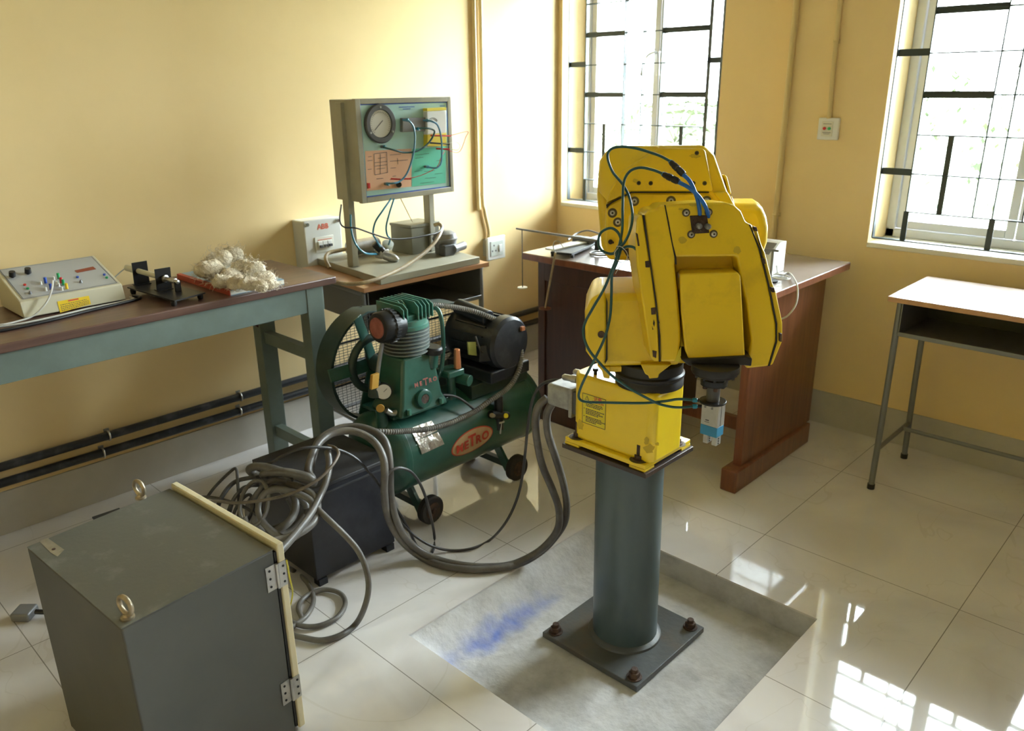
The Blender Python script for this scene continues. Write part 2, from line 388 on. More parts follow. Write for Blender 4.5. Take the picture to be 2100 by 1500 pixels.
# windows: sill, casement frames, panes, handle and the iron grille on the room side
def window(n, x0, x1, y, gx, wide=True):
    root = bpy.data.objects.new('window_%d' % n, None); COL.objects.link(root); root.location = ((x0+x1)/2, y, Z0); st(root)
    MB().box((x0, y-.006, Z0-.02), (x1, y+.265, Z0)).build('window_sill', 'sillwhite', root, bevel=.004)
    yf = y+.19; f = MB()
    for a, c in ((x0, x0+.035), (x1-.035, x1)): f.box((a, yf, Z0), (c, yf+.05, Z1))
    f.box((x0, yf, Z0), (x1, yf+.05, Z0+.035)); f.box((x0, yf, Z1-.035), (x1, yf+.05, Z1))
    f.build('window_frame', 'winframe', root, bevel=.003)
    xm = (x0+x1)/2
    for k, (a, c) in enumerate(((x0+.037, xm-.002), (xm+.002, x1-.037))):
        g = MB(); t = .032
        g.box((a, yf+.012, Z0+.037), (a+t, yf+.045, Z1-.037)); g.box((c-t, yf+.012, Z0+.037), (c, yf+.045, Z1-.037))
        g.box((a+t, yf+.012, Z0+.037), (c-t, yf+.045, Z0+.037+t)); g.box((a+t, yf+.012, Z1-.037-t), (c-t, yf+.045, Z1-.037))
        s_ = g.build('casement', 'winframe', root, bevel=.003)
        MB().box((a+t, yf+.026, Z0+.069), (c-t, yf+.030, Z1-.069)).build('pane', 'glass', s_)
        hx = xm-.016 if k == 0 else xm+.016; dx = -1 if k == 0 else .15
        MB().tube([(hx, yf+.012, 1.60), (hx, yf-.02, 1.60), (hx+.03*dx, yf-.028, 1.585), (hx+.05*dx, yf-.03, 1.55), (hx+.065*dx, yf-.03, 1.49)], .006).build('casement_handle', 'winframe', s_)
    # grille
    g = MB(); yg = y+.012; T = .0022; D_ = .012
    zz = [1.255+.145*k for k in range(-2, 6)]; zt = Z1-.01
    def vb(x, za, zb, w_=T): g.box((x-w_, yg-(D_ if w_ == T else .002), za), (x+w_, yg+(D_ if w_ == T else .002), zb))
    def hb(xa, xb, z, w_=T): g.box((xa, yg-(D_ if w_ == T else .002), z-w_), (xb, yg+(D_ if w_ == T else .002), z+w_))
    B = .0125
    vb(gx[0], Z0+.02, zt); vb(gx[-1], Z0+.02, zt); hb(gx[0], gx[-1], Z0+.02)
    for x in gx[1:-1]: vb(x, .965, zt)
    for z in zz: hb(gx[1], gx[-2], z)
    for i, z in enumerate((.97+.145*1, .97+.145*4, 1.98)):
        hb(gx[0], gx[1], z, B); hb(gx[-2], gx[-1], z, B)
    for z in (1.69, 1.40, 1.98): hb(gx[1], gx[2], z, B); hb(gx[-3], gx[-2], z, B)
    for a, c in ((gx[1], gx[2]), (gx[-3], gx[-2])): vb((a+c)/2, .965, 1.255, B*.8)
    for x in (gx[1], gx[2] if len(gx) > 7 else gx[3], gx[-2]): vb(x, Z0+.02, .965, B*.8)
    g.build('window_grille', 'grille', root)
    return root
gx1 = [ony(px, 193, 3.47).x for px in (1168, 1202, 1279, 1317, 1355, 1449)]; gx1.append(-1.99)
window(1, -2.93, -1.98, 3.46, gx1)
gx2 = [-1.175, ony(1908, 110, 3.35).x, ony(2040, 194, 3.35).x, ony(2090, 194, 3.35).x-.01, -.66, -.42, -.255]
window(2, -1.19, -.24, 3.34, gx2)
window(3, .55, 1.5, 3.34, [x+1.74 for x in gx2])

# outside the windows
b = MB(); b.box((-30, YB1+.35, -.6), (30, 60, -.5)); st(b.build('ground', 'grass'))
def palm(x, y, h, n, seed, label):
    r = random.Random(seed); t = thing('palm_tree', label, 'tree', (x, y, -.5), 'trees outside the windows')
    MB().tube([(x, y, -.5), (x+.04, y, h*.5), (x, y+.05, h)], .05, 8).build('trunk', 'trunk', t)
    f = MB()
    for i in range(n):
        a = 2*PI*i/n+r.uniform(-.2, .2); el = r.uniform(-.1, 1.2); L_ = r.uniform(1.0, 1.5)
        d = V((math.cos(a)*math.cos(el), math.sin(a)*math.cos(el), math.sin(el))); p0 = V((x, y+.05, h)); sd = d.cross(V((0, 0, 1))).normalized()
        pts = [p0+d*(L_*k/8)-V((0, 0, .9*(k/8)**2.2*L_)) for k in range(9)]
        f.tube(pts, .007, 5, 1)
        for k in range(1, 9):
            for sgn in (-1, 1):
                q = pts[k]; l = .42*math.sin(PI*min(1, k/8.0)*.85+.15); e = q+sd*sgn*l*.75+(pts[k]-pts[k-1]).normalized()*l*.6-V((0, 0, l*.45)); wv = (pts[k]-pts[k-1]).normalized()*.016
                f.faces([q-wv, q+wv, e], [(0, 1, 2)])
    f.build('fronds', 'leaf' if seed % 2 else 'leafpale', t); return t
palm(-3.6, 5.6, 1.0, 20, 3, 'young palm tree outside the left window beside the desk')
palm(-1.5, 9.5, 1.6, 18, 4, 'pale palm tree farther off outside the right window')
def bush(x, y, s, seed, lab):
    r = random.Random(seed); f = MB()
    for i in range(500):
        c = V((x, y, -.5+s*.6))+V((r.gauss(0, 1), r.gauss(0, 1), r.gauss(0, .8))).normalized()*s*r.uniform(.55, 1); a = V((r.uniform(-1, 1), r.uniform(-1, 1), r.uniform(-1, 1))).normalized()*.09; c2 = a.cross(V((0, 0, 1))).normalized()*.04
        f.faces([c-a, c+c2, c+a, c-c2], [(0, 1, 2, 3)])
    tag(f.build('bush', 'leaf'), lab, 'bush', 'bushes outside')
bush(1.2, 12, 1.3, 5, 'leafy bush on the grass, nearest the right window'); bush(-4.2, 14, 1.4, 6, 'leafy bush beyond the left window')

# painted conduits on the walls
def clipped(name, pts, r, m, label, cat, clips, grp=None):
    t = thing(name, label, cat, pts[0], grp); MB().tube(pts, r, 12).build('pipe', m, t)
    for c, d, nrm in clips:
        b = MB(); d = V(d).normalized(); nrm = V(nrm); s_ = d.cross(nrm).normalized(); c = V(c)
        b.obox(c-nrm*r*.9, d*.009, s_*(r*1.5), nrm*r*.12); b.torus(c, d, r*1.12, r*.22, 20, 6); b.build('clip', 'steel' if m == 'blackpipe' else m, t)
    return t
YC = YB-.013
clipped('wall_conduit', [(-1.589, YC, 2.949), (-1.589, YC, 1.8), (-1.589, YC, .93), (-1.589, YC, .16)], .012, 'conduit', 'thick yellow-painted conduit running down the window wall behind the desk', 'conduit', [((-1.589, YC, .905), (0, 0, 1), (0, -1, 0))], None)
clipped('wall_conduit', [(-1.412, YC, 2.949), (-1.41, YC, 1.75), (-1.402, YC, 1.35), (-1.402, YC, 1.315)], .009, 'conduit', 'thin yellow-painted conduit dropping to the switch plate beside the right window', 'conduit', [((-1.409, YC, 1.60), (0, 0, 1), (0, -1, 0))], None)
XC = XL+.012
clipped('wall_conduit', [(XC, 2.832, 2.949), (XC, 2.832, 1.6), (XC, 2.83, .93), (XC, 2.835, .86)], .0095, 'conduit', 'left of the pair of painted conduits dropping to the wall socket', 'conduit', [])
clipped('wall_conduit', [(XC, 2.875, 2.949), (XC, 2.875, 1.6), (XC, 2.86, .96), (XC, 2.872, .85), (XC, 2.90, .74), (XC, 2.895, .70)], .0095, 'conduit', 'right of the pair of painted conduits, bending to the wall socket', 'conduit', [((XC, 2.856, .93), (0, 0, 1), (1, 0, 0))])
XP = XL+.020
def blk(z0, z1, ycl, label):
    zf = lambda y: z0+(z1-z0)*(y+1)/4.2
    clipped('floor_level_pipe', [(XP, YF+.01, z0), (XP, 0, zf(0)), (XP, 1.5, zf(1.5)), (XP, 3.30, zf(3.3))], .0155, 'blackpipe', label, 'pipe', [((XP, y, zf(y)), (0, 1, 0), (1, 0, 0)) for y in ycl])
blk(.254, .247, [.905, 1.43, .55-.5, 2.0, 2.7], 'upper of the two black pipes clipped along the left wall')
blk(.203, .178, [.875, 1.42, .0, 2.1, 2.9], 'lower of the two black pipes clipped along the left wall')
t = thing('wall_switch', 'white switch plate with red and green buttons beside the right window', 'switch', (-1.401, YB, 1.27))
MB().box((-1.443, YB-.016, 1.226), (-1.358, YB, 1.312)).build('plate', 'whiteplastic', t, bevel=.004)
MB().box((-1.426, YB-.019, 1.240), (-1.380, YB-.016, 1.298)).build('insert', 'paper', t, bevel=.001)
MB().cyl((-1.413, YB-.019, 1.271), (-1.413, YB-.024, 1.271), .006).build('button', 'red', t, label='red push button')
MB().cyl((-1.393, YB-.019, 1.271), (-1.393, YB-.024, 1.271), .006).build('button', 'btngreen', t, label='green push button')
b = MB(); b.box((-1.420, YB-.0195, 1.288), (-1.386, YB-.019, 1.290)); b.box((-1.420, YB-.0195, 1.254), (-1.386, YB-.019, 1.256)); b.box((-1.416, YB-.0195, 1.249), (-1.390, YB-.019, 1.2505)); b.build('print', 'ink', t)
t = thing('wall_socket', 'white power socket on the left wall beside the trainer table', 'socket', (XL, 2.91, .65))
MB().box((XL, 2.865, .61), (XL+.035, 2.955, .70)).build('back_box', 'trainer', t, bevel=.003)
MB().box((XL+.035, 2.855, .592), (XL+.048, 2.985, .712)).build('plate', 'whiteplastic', t, bevel=.004)
MB().box((XL+.048, 2.875, .613), (XL+.051, 2.965, .690)).build('insert', 'paleface', t, bevel=.001)
b = MB()
for y, z in ((2.898, .668), (2.886, .640), (2.910, .640)): b.cyl((XL+.051, y, z), (XL+.0515, y, z), .0045)
b.build('pin_hole', 'ink', t); MB().box((XL+.051, 2.932, .632), (XL+.056, 2.955, .668)).build('rocker', 'whiteplastic', t, bevel=.001)

# ABB breaker box
XA = XL+.085
AY0, AY1 = onx(621, 445, XA+.006).y, onx(697, 437, XA+.006).y; AM = (AY0+AY1)/2
t = thing('breaker_box', 'white ABB breaker box on the left wall behind the workbench end', 'breaker box', (XL, 1.90, .80))
MB().box((XL, AY0+.003, .705), (XA-.004, AY1-.003, .935)).build('case', 'abbwhite', t, bevel=.003)
MB().box((XA-.004, AY0, .702), (XA+.006, AY1, .938)).build('cover', 'abbwhite', t, bevel=.004)
MB().box((XA+.006, AM-.045, .80), (XA+.009, AM+.045, .865)).build('window_surround', 'paper', t, bevel=.001)
for k in range(3):
    MB().box((XA+.009, AM-.032+k*.023, .818), (XA+.014, AM-.012+k*.023, .846)).build('breaker', 'whiteplastic', t, bevel=.001); MB().box((XA+.014, AM-.029+k*.023, .822), (XA+.022, AM-.015+k*.023, .832)).build('breaker_toggle', 'darkgrey', t)
MB().box((XA+.009, AM-.032, .851), (XA+.010, AM+.037, .8535)).build('stripe', 'inkred', t)
textfaces(MB(), 'ABB', (XA+.0068, AM, .905), (0, 1, 0), (0, 0, 1), .030, bold=.001).build('lettering', 'inkred', t)
for y in (AY0+.016, AY1-.016): MB().cyl((XA+.006, y, .922), (XA+.012, y, .922), .007).build('cover_screw', 'chrome', t)

# ================================================================ robot pedestal
cx, cy = -1.118, 1.625
t = thing('robot_pedestal', 'grey-green steel column with square base plate standing in the concrete pit', 'pedestal', (cx, cy, PZ))
MB().box((-1.29, 1.456, PZ+.001), (-.955, 1.796, PZ+.019)).build('base_plate', 'plate', t, bevel=.002)
MB().cyl((cx, cy, PZ+.019), (cx-.006, cy, .517), .093, .092, 64).build('column', 'columnpaint', t)
MB().lathe((cx, cy, PZ+.019), (0, 0, 1), [(0, .106), (.006, .104), (.013, .093)], 48).build('weld_bead', 'plate', t)
MB().box((-1.272, 1.515, .517), (-.998, 1.737, .530)).build('top_plate', 'topplate', t, bevel=.0015)
for x, y in ((-1.262, 1.484), (-.983, 1.484), (-.985, 1.768), (-1.262, 1.768)):
    z = PZ+.019; b = MB(); b.cyl((x, y, z), (x, y, z+.003), .021, n=28); b.cyl((x, y, z+.003), (x, y, z+.018), .0155, n=6); b.cyl((x, y, z+.018), (x, y, z+.028), .0095, n=16); b.build('anchor_bolt', 'rust', t, bevel=.001)

# ================================================================ the robot
T = thing('industrial_robot', 'yellow six-axis robot arm folded down over its base, on the steel column', 'robot', (-1.12, 1.62, .530))
Y = 'yellow'
# base: flange with four feet, casting with rounded corners, warning label
zf = .5305
b = MB(); fx0, fx1, fy0, fy1 = -1.267, -1.006, 1.521, 1.733
b.box((fx0, fy0, zf+.006), (fx1, fy1, zf+.020))
fl = b.build('base_flange', 'yellowclean', T, bevel=.003)
b = MB()
for x, y in ((fx0+.024, fy0+.021), (fx1-.024, fy0+.021), (fx1-.024, fy1-.021), (fx0+.024, fy1-.021)): b.box((x-.024, y-.021, zf), (x+.024, y+.021, zf+.0062))
b.build('flange_pads', 'yellowclean', fl)
BX0, BX1, BY0, BY1, BZ = -1.258, -.994, 1.533, 1.712, .735
b = MB(); prof = [(BX0, BY0+.02), (BX0+.02, BY0), (BX1-.012, BY0), (BX1, BY0+.012), (BX1, BY1-.05), (BX1-.045, BY1), (BX0+.02, BY1), (BX0, BY1-.02)]
b.prism([(x, y, zf+.019) for x, y in prof], (0, 0, BZ-zf-.019))
base = b.build('base', 'yellowclean', T, bevel=.013, seg=4)
for x, y, h in ((fx0+.028, fy0+.02, .045), (fx1-.03, fy0+.016, .042), (fx1-.012, fy1-.05, .040)):
    z = zf+.020; b = MB(); b.cyl((x, y, z), (x, y, z+.003), .016); b.cyl((x, y, z+.003), (x, y, z+.014), .0115, n=6); b.cyl((x, y, z+.014), (x, y, z+h), .0065, n=14); b.build('mounting_bolt', 'rust', T)
    MB().lathe((x, y, z+.0004), (0, 0, 1), [(0, .024), (.0006, .022)], 24).build('grease_stain', 'grime', T)
# warning label on the front of the base
LX0, LX1 = ony(1194, 850, BY0-.001).x, ony(1242, 850, BY0-.001).x
LZ1, LZ0 = ony(1196, 806, BY0-.001).z, ony(1194, 866, BY0-.001).z
MB().box((LX0, BY0-.0012, LZ0), (LX1, BY0-.0004, LZ1)).build('warning_label', 'labelyel', T)
lab = bpy.data.objects['warning_label']; LW, LH = LX1-LX0, LZ1-LZ0; yl = BY0-.0016
b = MB()
for a, c in (((0, 0), (LW, .0012)), ((0, LH-.0012), (LW, LH)), ((0, 0), (.0012, LH)), ((LW-.0012, 0), (LW, LH))): b.box((LX0+a[0], yl, LZ0+a[1]), (LX0+c[0], yl+.0003, LZ0+c[1]))
px_, pz_ = LX0+LW*.20, LZ0+LH*.875
for i in range(3):
    p = [V((px_+.008*math.sin(2*PI*k/3), yl, pz_+.008*math.cos(2*PI*k/3)-.002)) for k in (i, i+1)]
    b.bar(p[0], p[1], .0008, .0004, (0, 1, 0))
b.box((px_-.0004, yl, pz_-.003), (px_+.0004, yl+.0003, pz_+.002))
rr = random.Random(3)
for k, ln in enumerate((.62, .72, .55, 0, .78, .6, .7, .5, 0, .66, .8, .62, .45)):
    if ln:
        x = LX0+LW*.16
        while x < LX0+LW*(.16+ln): wd = rr.uniform(.002, .006); b.box((x, yl, LZ0+LH*(.70-.052*k)), (x+wd, yl+.0003, LZ0+LH*(.70-.052*k)+.0022)); x += wd+.0012
for k in (0, 4, 9): b.box((LX0+LW*.07, yl, LZ0+LH*(.70-.052*k)), (LX0+LW*.10, yl+.0003, LZ0+LH*(.70-.052*k)+.0022))
b.build('printing', 'ink', lab)
textfaces(MB(), '注意', (LX0+LW*.66, yl, LZ0+LH*.90), (1, 0, 0), (0, 0, 1), .013, bold=.0004).build('red_heading', 'inkred', lab)
textfaces(MB(), 'CAUTION', (LX0+LW*.66, yl, LZ0+LH*.80), (1, 0, 0), (0, 0, 1), .0085, bold=.0003).build('red_heading', 'inkred', lab)
for k, (x, y, rx, ry) in enumerate(((1331, 921, 13, 11), (1326, 905, 6, 9), (1190, 872, 8, 14), (1348, 911, 5, 4))):
    r_ = random.Random(40+k); f = [ony(x+rx*math.cos(a)*r_.uniform(.6, 1.1), y+ry*math.sin(a)*r_.uniform(.6, 1.1), BY0-.0006) for a in [2*PI*i/14 for i in range(14)]]
    MB().faces(f, [tuple(range(14))]).build('grime_mark', 'smudge', T)
# rotating joint ring
rc = V((-1.066, 1.612, BZ))
MB().lathe(rc, (0, 0, 1), [(-.002, .086), (.012, .086), (.016, .084), (.020, .084), (.024, .088), (.030, .088), (.034, .083), (.058, .083), (.060, .080)], 64).build('turntable_ring', 'black', T)
for k in range(10):
    a = 2*PI*k/10+.2; p = rc+V((.072*math.cos(a), .072*math.sin(a), .060)); MB().cyl(p, p+V((0, 0, .006)), .005, n=12).build('ring_bolt', 'blackmetal', T)
for px, py in ((1352, 797), (1221, 768)):
    q = onz(px, py, BZ); b = MB(); b.cyl(q, q+V((0, 0, .010)), .0045, n=12); b.cyl(q+V((0, 0, .010)), q+V((0, 0, .017)), .0072, n=16); b.build('stop_bolt', 'blackmetal', T)

def zp(pts, ox=1140, oy=270, s=1/3): return [(ox+x*s, oy+y*s) for x, y in pts]
# shoulder housing over the ring
ps = plane(1300, 670, 1.915, 3, 0)
b = MB(); b.trace([(1217, 605), (1396, 603), (1398, 752), (1236, 754), (1216, 742), (1204, 722), (1203, 636)], ps, .20)
sh = b.build('shoulder_housing', Y, T, bevel=.016, seg=4)
MB().trace([(1213, 612), (1240, 598), (1245, 622), (1245, 738), (1237, 750), (1216, 742), (1201, 722), (1199, 640)], ps, .19, off=.010, shrink=.94).build('shoulder_end_cap', Y, T, bevel=.008)
MB().trace([(1243.5, 612), (1246, 622), (1246, 738), (1240, 748), (1242, 738), (1243.5, 700)], ps, .01, off=.0125).build('cap_seam', 'seam', T)
MB().trace([(1314, 748), (1378, 748), (1352, 768), (1350, 776), (1331, 778), (1329, 771), (1323, 768)], ps, .06, off=.014).build('shoulder_lug', Y, T, bevel=.003)
MB().trace([(1224, 750), (1300, 752), (1300, 764), (1236, 764)], ps, .12, off=-.03).build('shoulder_skirt', Y, T, bevel=.004)
MB().trace([(1232, 752), (1252, 753), (1250, 778), (1238, 776)], ps, .02, off=-.015).build('stop_dog', Y, T, bevel=.003)
q = onp(1233, 686, ps, .011); MB().cyl(q-ps[1]*.004, q+ps[1]*.003, .0085, n=16).build('cap_screw', 'rust', T)
# link from shoulder to elbow with the round end seen at the right
pl = plane(1520, 560, 2.10, 6, 0)
MB().trace([(1440, 745), (1438, 470), (1456, 430), (1480, 419), (1551, 419), (1565, 428), (1573, 446), (1577, 468), (1575, 500), (1566, 525), (1556, 600), (1545, 740)], pl, .13).build('lower_link', Y, T, bevel=.022, seg=5)
MB().trace([(1380, 560), (1470, 560), (1470, 745), (1380, 745)], pl, .12, off=.02).build('shoulder_motor_cover', Y, T, bevel=.01)
# elbow housing
pe = plane(1370, 410, 2.0, 4, 6)
b = MB(); b.trace([(1229, 330), (1246, 305), (1268, 299), (1443, 297), (1466, 318), (1491, 390), (1506, 430), (1500, 520), (1300, 536), (1246, 533), (1233, 505), (1224, 400)], pe, .15, off=-.065)
eh = b.build('elbow_housing', Y, T, bevel=.016, seg=4)
b = MB(); b.trace([(1354, 299), (1443, 297), (1466, 318), (1491, 390), (1506, 430), (1500, 520), (1300, 536), (1246, 533), (1240, 500), (1243, 420), (1275, 352)], pe, .10)
b.build('elbow_front_block', Y, T, bevel=.010, seg=3)
b = MB(); hv = [onp(1354, 300, pe, .010), onp(1276, 352, pe, .008), onp(1246, 416, pe, .006), onp(1226, 392, pe, -.055), onp(1230, 332, pe, -.06), onp(1250, 304, pe, -.055), onp(1268, 298, pe, -.045), onp(1330, 420, pe, -.07), onp(1330, 310, pe, -.08)]
for p_ in hv: b.bm.verts.new(p_)
bmesh.ops.convex_hull(b.bm, input=list(b.bm.verts)); b.build('elbow_corner_facet', Y, T, bevel=.004)
MB().trace([(1352, 303), (1441, 304), (1447, 310), (1463, 392), (1457, 394.5), (1293, 394.5), (1243, 418), (1250, 392), (1274, 352)], pe, .03, off=.014).build('elbow_upper_cover', Y, T, bevel=.005)
MB().trace([(1295, 394), (1452, 394), (1466, 412), (1470, 520), (1306, 531), (1246, 531), (1239, 500), (1243, 421)], pe, .03, off=.008).build('elbow_lower_cover', Y, T, bevel=.007)
MB().trace([(1294, 393), (1454, 393), (1454, 396), (1296, 396), (1256, 416), (1244, 428), (1243, 420)], pe, .01, off=.0155).build('cover_seam', 'seam', T)
MB().trace([(1462, 394), (1492, 393), (1506, 420), (1500, 424), (1478, 414)], pe, .05, off=.012).build('elbow_side_web', Y, T, bevel=.006)
MB().trace([(1484, 357), (1491, 362), (1500, 398), (1494, 400)], pe, .06, off=-.02).build('elbow_edge_cover', Y, T, bevel=.003)
MB().trace([(1495, 403), (1501, 402), (1508, 424), (1502, 428)], pe, .06, off=-.02).build('elbow_edge_cover', Y, T, bevel=.003)
for x, y in ((1310, 375.5), (1334.5, 376), (1422, 376), (1445, 376), (1429, 314)):
    q = onp(x, y, pe, .0145); MB().torus(q, pe[1], .0042, .0012, 16, 6).build('hole_rim', 'grime', T); MB().cyl(q-pe[1]*.002, q+pe[1]*.0004, .0038, n=16).build('threaded_hole', 'seam', T)
def bolt(x, y, pl_, off, r=.0065, pocket=.012, name='cover_bolt'):
    q = onp(x, y, pl_, off); n = pl_[1]; c = MB().cyl(q-n*.002, q+n*.0006, pocket, n=20).build('bolt_pocket', 'grime', T)
    b = MB(); b.lathe(q, n, [(0, r), (.004, r), (.0048, r*.8)], 16); b.build(name, 'steel', c); MB().cyl(q+n*.0049, q+n*.0053, r*.42, n=6).build('socket', 'seam', c)
for x, y in ((1301, 413), (1376, 412), (1256, 437), (1267, 456), (1449, 412)): bolt(x, y, pe, .0085)
q = onp(1252, 496, pe, .0085); b = MB(); b.cyl(q, q+pe[1]*.010, .006, n=14); b.cyl(q+pe[1]*.006, q+pe[1]*.014+V((.008, 0, 0)), .003, n=8); b.build('tie_screw', 'rust', T)
MB().trace([(1277, 512), (1310, 508), (1313, 531), (1290, 534)], pe, .04, off=.025).build('clamp_block', 'rust', T, bevel=.002)

# forearm fork
pf = plane(1455, 590, 1.80, 14, 3)
U_ = [(1354, 743), (1351, 690), (1343, 610), (1330, 520), (1320, 444), (1330, 431), (1347, 428), (1356, 421), (1430, 416), (1488, 415), (1505, 420), (1520, 433), (1530, 456), (1543, 461), (1556, 500), (1575, 580), (1592, 665), (1592, 700), (1577, 752), (1530, 757), (1541, 700), (1532, 625), (1516, 555), (1511, 529), (1505, 527), (1387, 528), (1384, 545), (1390, 600), (1395, 660), (1396, 700), (1392, 735), (1385, 743)]
fk = MB().trace(U_, pf, .13, shrink=.97).build('forearm_fork', Y, T, bevel=.008, seg=4)
MB().trace([(1365, 421), (1372, 455), (1380, 500), (1387, 527), (1388, 543), (1385, 543), (1383, 528), (1370, 462), (1362.5, 421)], pf, .004, off=.0007).build('fork_seam', 'seam', T)
MB().trace([(1380, 524), (1514, 524), (1550, 745), (1385, 745)], pf, .02, off=-.112).build('fork_gap_shade_panel', Y, T)  # added panel behind the fork so the gap round the wrist falls dark
MB().trace([(1378, 505), (1515, 507), (1518, 560), (1385, 560)], pf, .07, off=-.050).build('fork_crossbar', Y, T, bevel=.006)
MB().trace([(1306, 452), (1310, 444), (1318, 441), (1322, 470), (1337, 560), (1348, 640), (1353, 742), (1343, 743), (1334, 735), (1320, 640), (1306, 545), (1303, 490)], pf, .135, off=.003, shrink=.96).build('fork_side_cover', Y, T, bevel=.008, seg=4)
MB().trace([(1318.5, 442), (1322, 442), (1334, 530), (1347, 620), (1354.5, 690), (1355, 742), (1352, 743), (1351, 690), (1344, 622), (1331, 531)], pf, .01, off=.0045).build('cover_seam', 'seam', T)
MB().trace([(1540, 463), (1548, 463), (1554, 474), (1561, 500), (1570, 520), (1584, 578), (1592, 600), (1605, 662), (1605, 700), (1585, 749), (1575, 751), (1591, 700), (1592, 664), (1575, 580), (1556, 502)], pf, .13, off=-.004, shrink=.97).build('fork_side_cover', Y, T, bevel=.005, seg=3)
MB().trace([(1536, 461), (1538.5, 461), (1560, 512), (1577, 580), (1594, 664), (1594, 702), (1579, 751), (1575.5, 751), (1591, 700), (1591, 666), (1574, 582), (1556, 512)], pf, .01, off=.0012).build('cover_seam', 'seam', T)
for pts in ([(1546, 466), (1552, 466), (1554, 475), (1548, 474)], [(1562, 530), (1569, 531), (1571, 542), (1565, 541)], [(1581, 590), (1588, 591), (1590, 600), (1584, 600)], [(1599, 684), (1604, 685), (1604, 702), (1599, 701)], [(1323, 536), (1332, 535), (1333, 549), (1324, 549)], [(1335, 632), (1345, 631), (1345, 645), (1336, 646)], [(1338, 719), (1347, 721), (1346, 735), (1339, 732)], [(1304, 478), (1308, 480), (1312, 505), (1308, 505)]):
    MB().trace(pts, pf, .016, off=.0045).build('cover_clip', 'rust', T, bevel=.001)
MB().trace([(1392, 720), (1397, 712), (1396, 742), (1384, 742)], pf, .002, off=.0012).build('sticker', 'labelyel', T)
# handling marks and grime on the paint
def smear(pts, pl_, off):
    f = [onp(x, y, pl_, off) for x, y in pts]; MB().faces(f, [tuple(range(len(f)))]).build('grime_mark', 'smudge', T)
def blob(x, y, rx, ry, pl_, off, sd):
    r_ = random.Random(sd); smear([(x+rx*math.cos(a)*r_.uniform(.7, 1.1), y+ry*math.sin(a)*r_.uniform(.7, 1.1)) for a in [2*PI*i/14 for i in range(14)]], pl_, off)
for k, (x, y, rx, ry) in enumerate(((1400, 493, 9, 8), (1512, 513, 9, 9), (1421, 421, 8, 3), (1397, 429, 6, 3))): blob(x, y, rx, ry, pf, .0006, k)
for k, (x, y, rx, ry) in enumerate(((1425, 320, 12, 5), (1303, 371, 6, 5), (1349, 417, 8, 3))): blob(x, y, rx, ry, pe, .0148 if y < 390 else .0086, 20+k)
for pts in ([(1341, 655), (1343, 662), (1342, 671), (1339, 664)], [(1337, 668), (1340, 676), (1338, 677)], [(1351, 656), (1353, 663), (1351, 664)]):
    MB().faces([onp(x, y, pf, .0045) for x, y in pts], [tuple(range(len(pts)))]).build('paint_chip', 'seam', T)
# air manifold plate on the forearm
MB().trace([(1415, 443), (1450, 441.5), (1455, 478), (1420, 480)], pf, .004, off=.003).build('manifold_plate', 'rust', T, bevel=.001)
for x, y in ((1407, 436.5), (1453, 435.5), (1417.5, 481), (1463.5, 480)): bolt(x, y, pf, .001, .0055, .0088, 'manifold_screw')
for x, y in ((1432, 463), (1450, 464)):
    q = onp(x, y, pf, .003); b = MB(); b.cyl(q, q+pf[1]*.014, .0062, n=12); b.ball(q+pf[1]*.012, .0066, n=12); b.build('elbow_fitting', 'midgrey', T)
# wrist box between the fork arms
pw = plane(1460, 650, 1.79, 8, 3)
MB().trace([(1394, 566), (1400, 561), (1513, 559), (1519, 566), (1528, 732), (1413, 738), (1405, 720), (1397, 640)], pw, .10, off=-.006, shrink=.97).build('wrist_housing', Y, T, bevel=.008, seg=4)
MB().trace([(1396, 737), (1408, 737), (1529, 731), (1543, 736), (1541, 752), (1527, 750), (1412, 751)], pw, .115, off=.004).build('wrist_flange', 'blackmetal', T, bevel=.003)
# flange, tool shaft, gripper hanging vertically
ga = at(1466, 765, 1.82); ga = V((ga.x, ga.y, 0)); dG = depth((ga.x, ga.y, .83)); sG = 1.82/FPX
def gz(py): return ony(1466, py, ga.y).z
MB().lathe((ga.x, ga.y, gz(747)), (0, 0, -1), [(0, .0535), (.006, .0545), (.009, .0535), (.014, .0545), (.0165, .0535), (.0175, .050), (.022, .050), (.025, .046)], 48).build('wrist_flange', 'blackmetal', T)
for k in range(12):
    a = 2*PI*k/12; p = V((ga.x+.046*math.cos(a), ga.y+.046*math.sin(a), gz(747)-.021)); MB().cyl(p, p-V((0, 0, .006)), .004, n=8).build('flange_bolt', 'black', T)
MB().lathe((ga.x, ga.y, gz(777)), (0, 0, -1), [(0, .031), (.008, .031), (.010, .030), (.014, .0305), (.016, .024)], 40).build('tool_flange', 'blackmetal', T)
for k in range(4):
    a = PI/2*k+.75; p = V((ga.x+.020*math.cos(a), ga.y+.020*math.sin(a), gz(790))); MB().cyl(p, p-V((0, 0, .009)), .0055, n=6).build('tool_bolt', 'rust', T)
gt, gd = gz(823), .015
MB().cyl((ga.x, ga.y, gz(790)), (ga.x, ga.y, gt), .0155, n=24).build('tool_shaft', 'darkgrey', T)
G = bpy.data.objects.new('gripper', None); COL.objects.link(G); G.parent = T; G.location = V((ga.x, ga.y, gt))-T.location
MB().cyl((ga.x, ga.y, gt+.001), (ga.x, ga.y, gt-.004), .031, n=40).build('mounting_disc', 'blackmetal', G, bevel=.001)
gx0, gx1, gy0, gy1 = ga.x-.018, ga.x+.0255, ga.y-.016, ga.y+.015
zt_, zm, zb_ = gt-.004, gt-.058, gt-.083
b = MB(); b.box((gx0, gy0, zm), (gx1-.004, gy1, zt_)); b.box((gx1-.0045, gy0, zm), (gx1, gy0+.012, zt_)); b.box((gx1-.0045, gy0+.016, zm), (gx1, gy1, zt_))
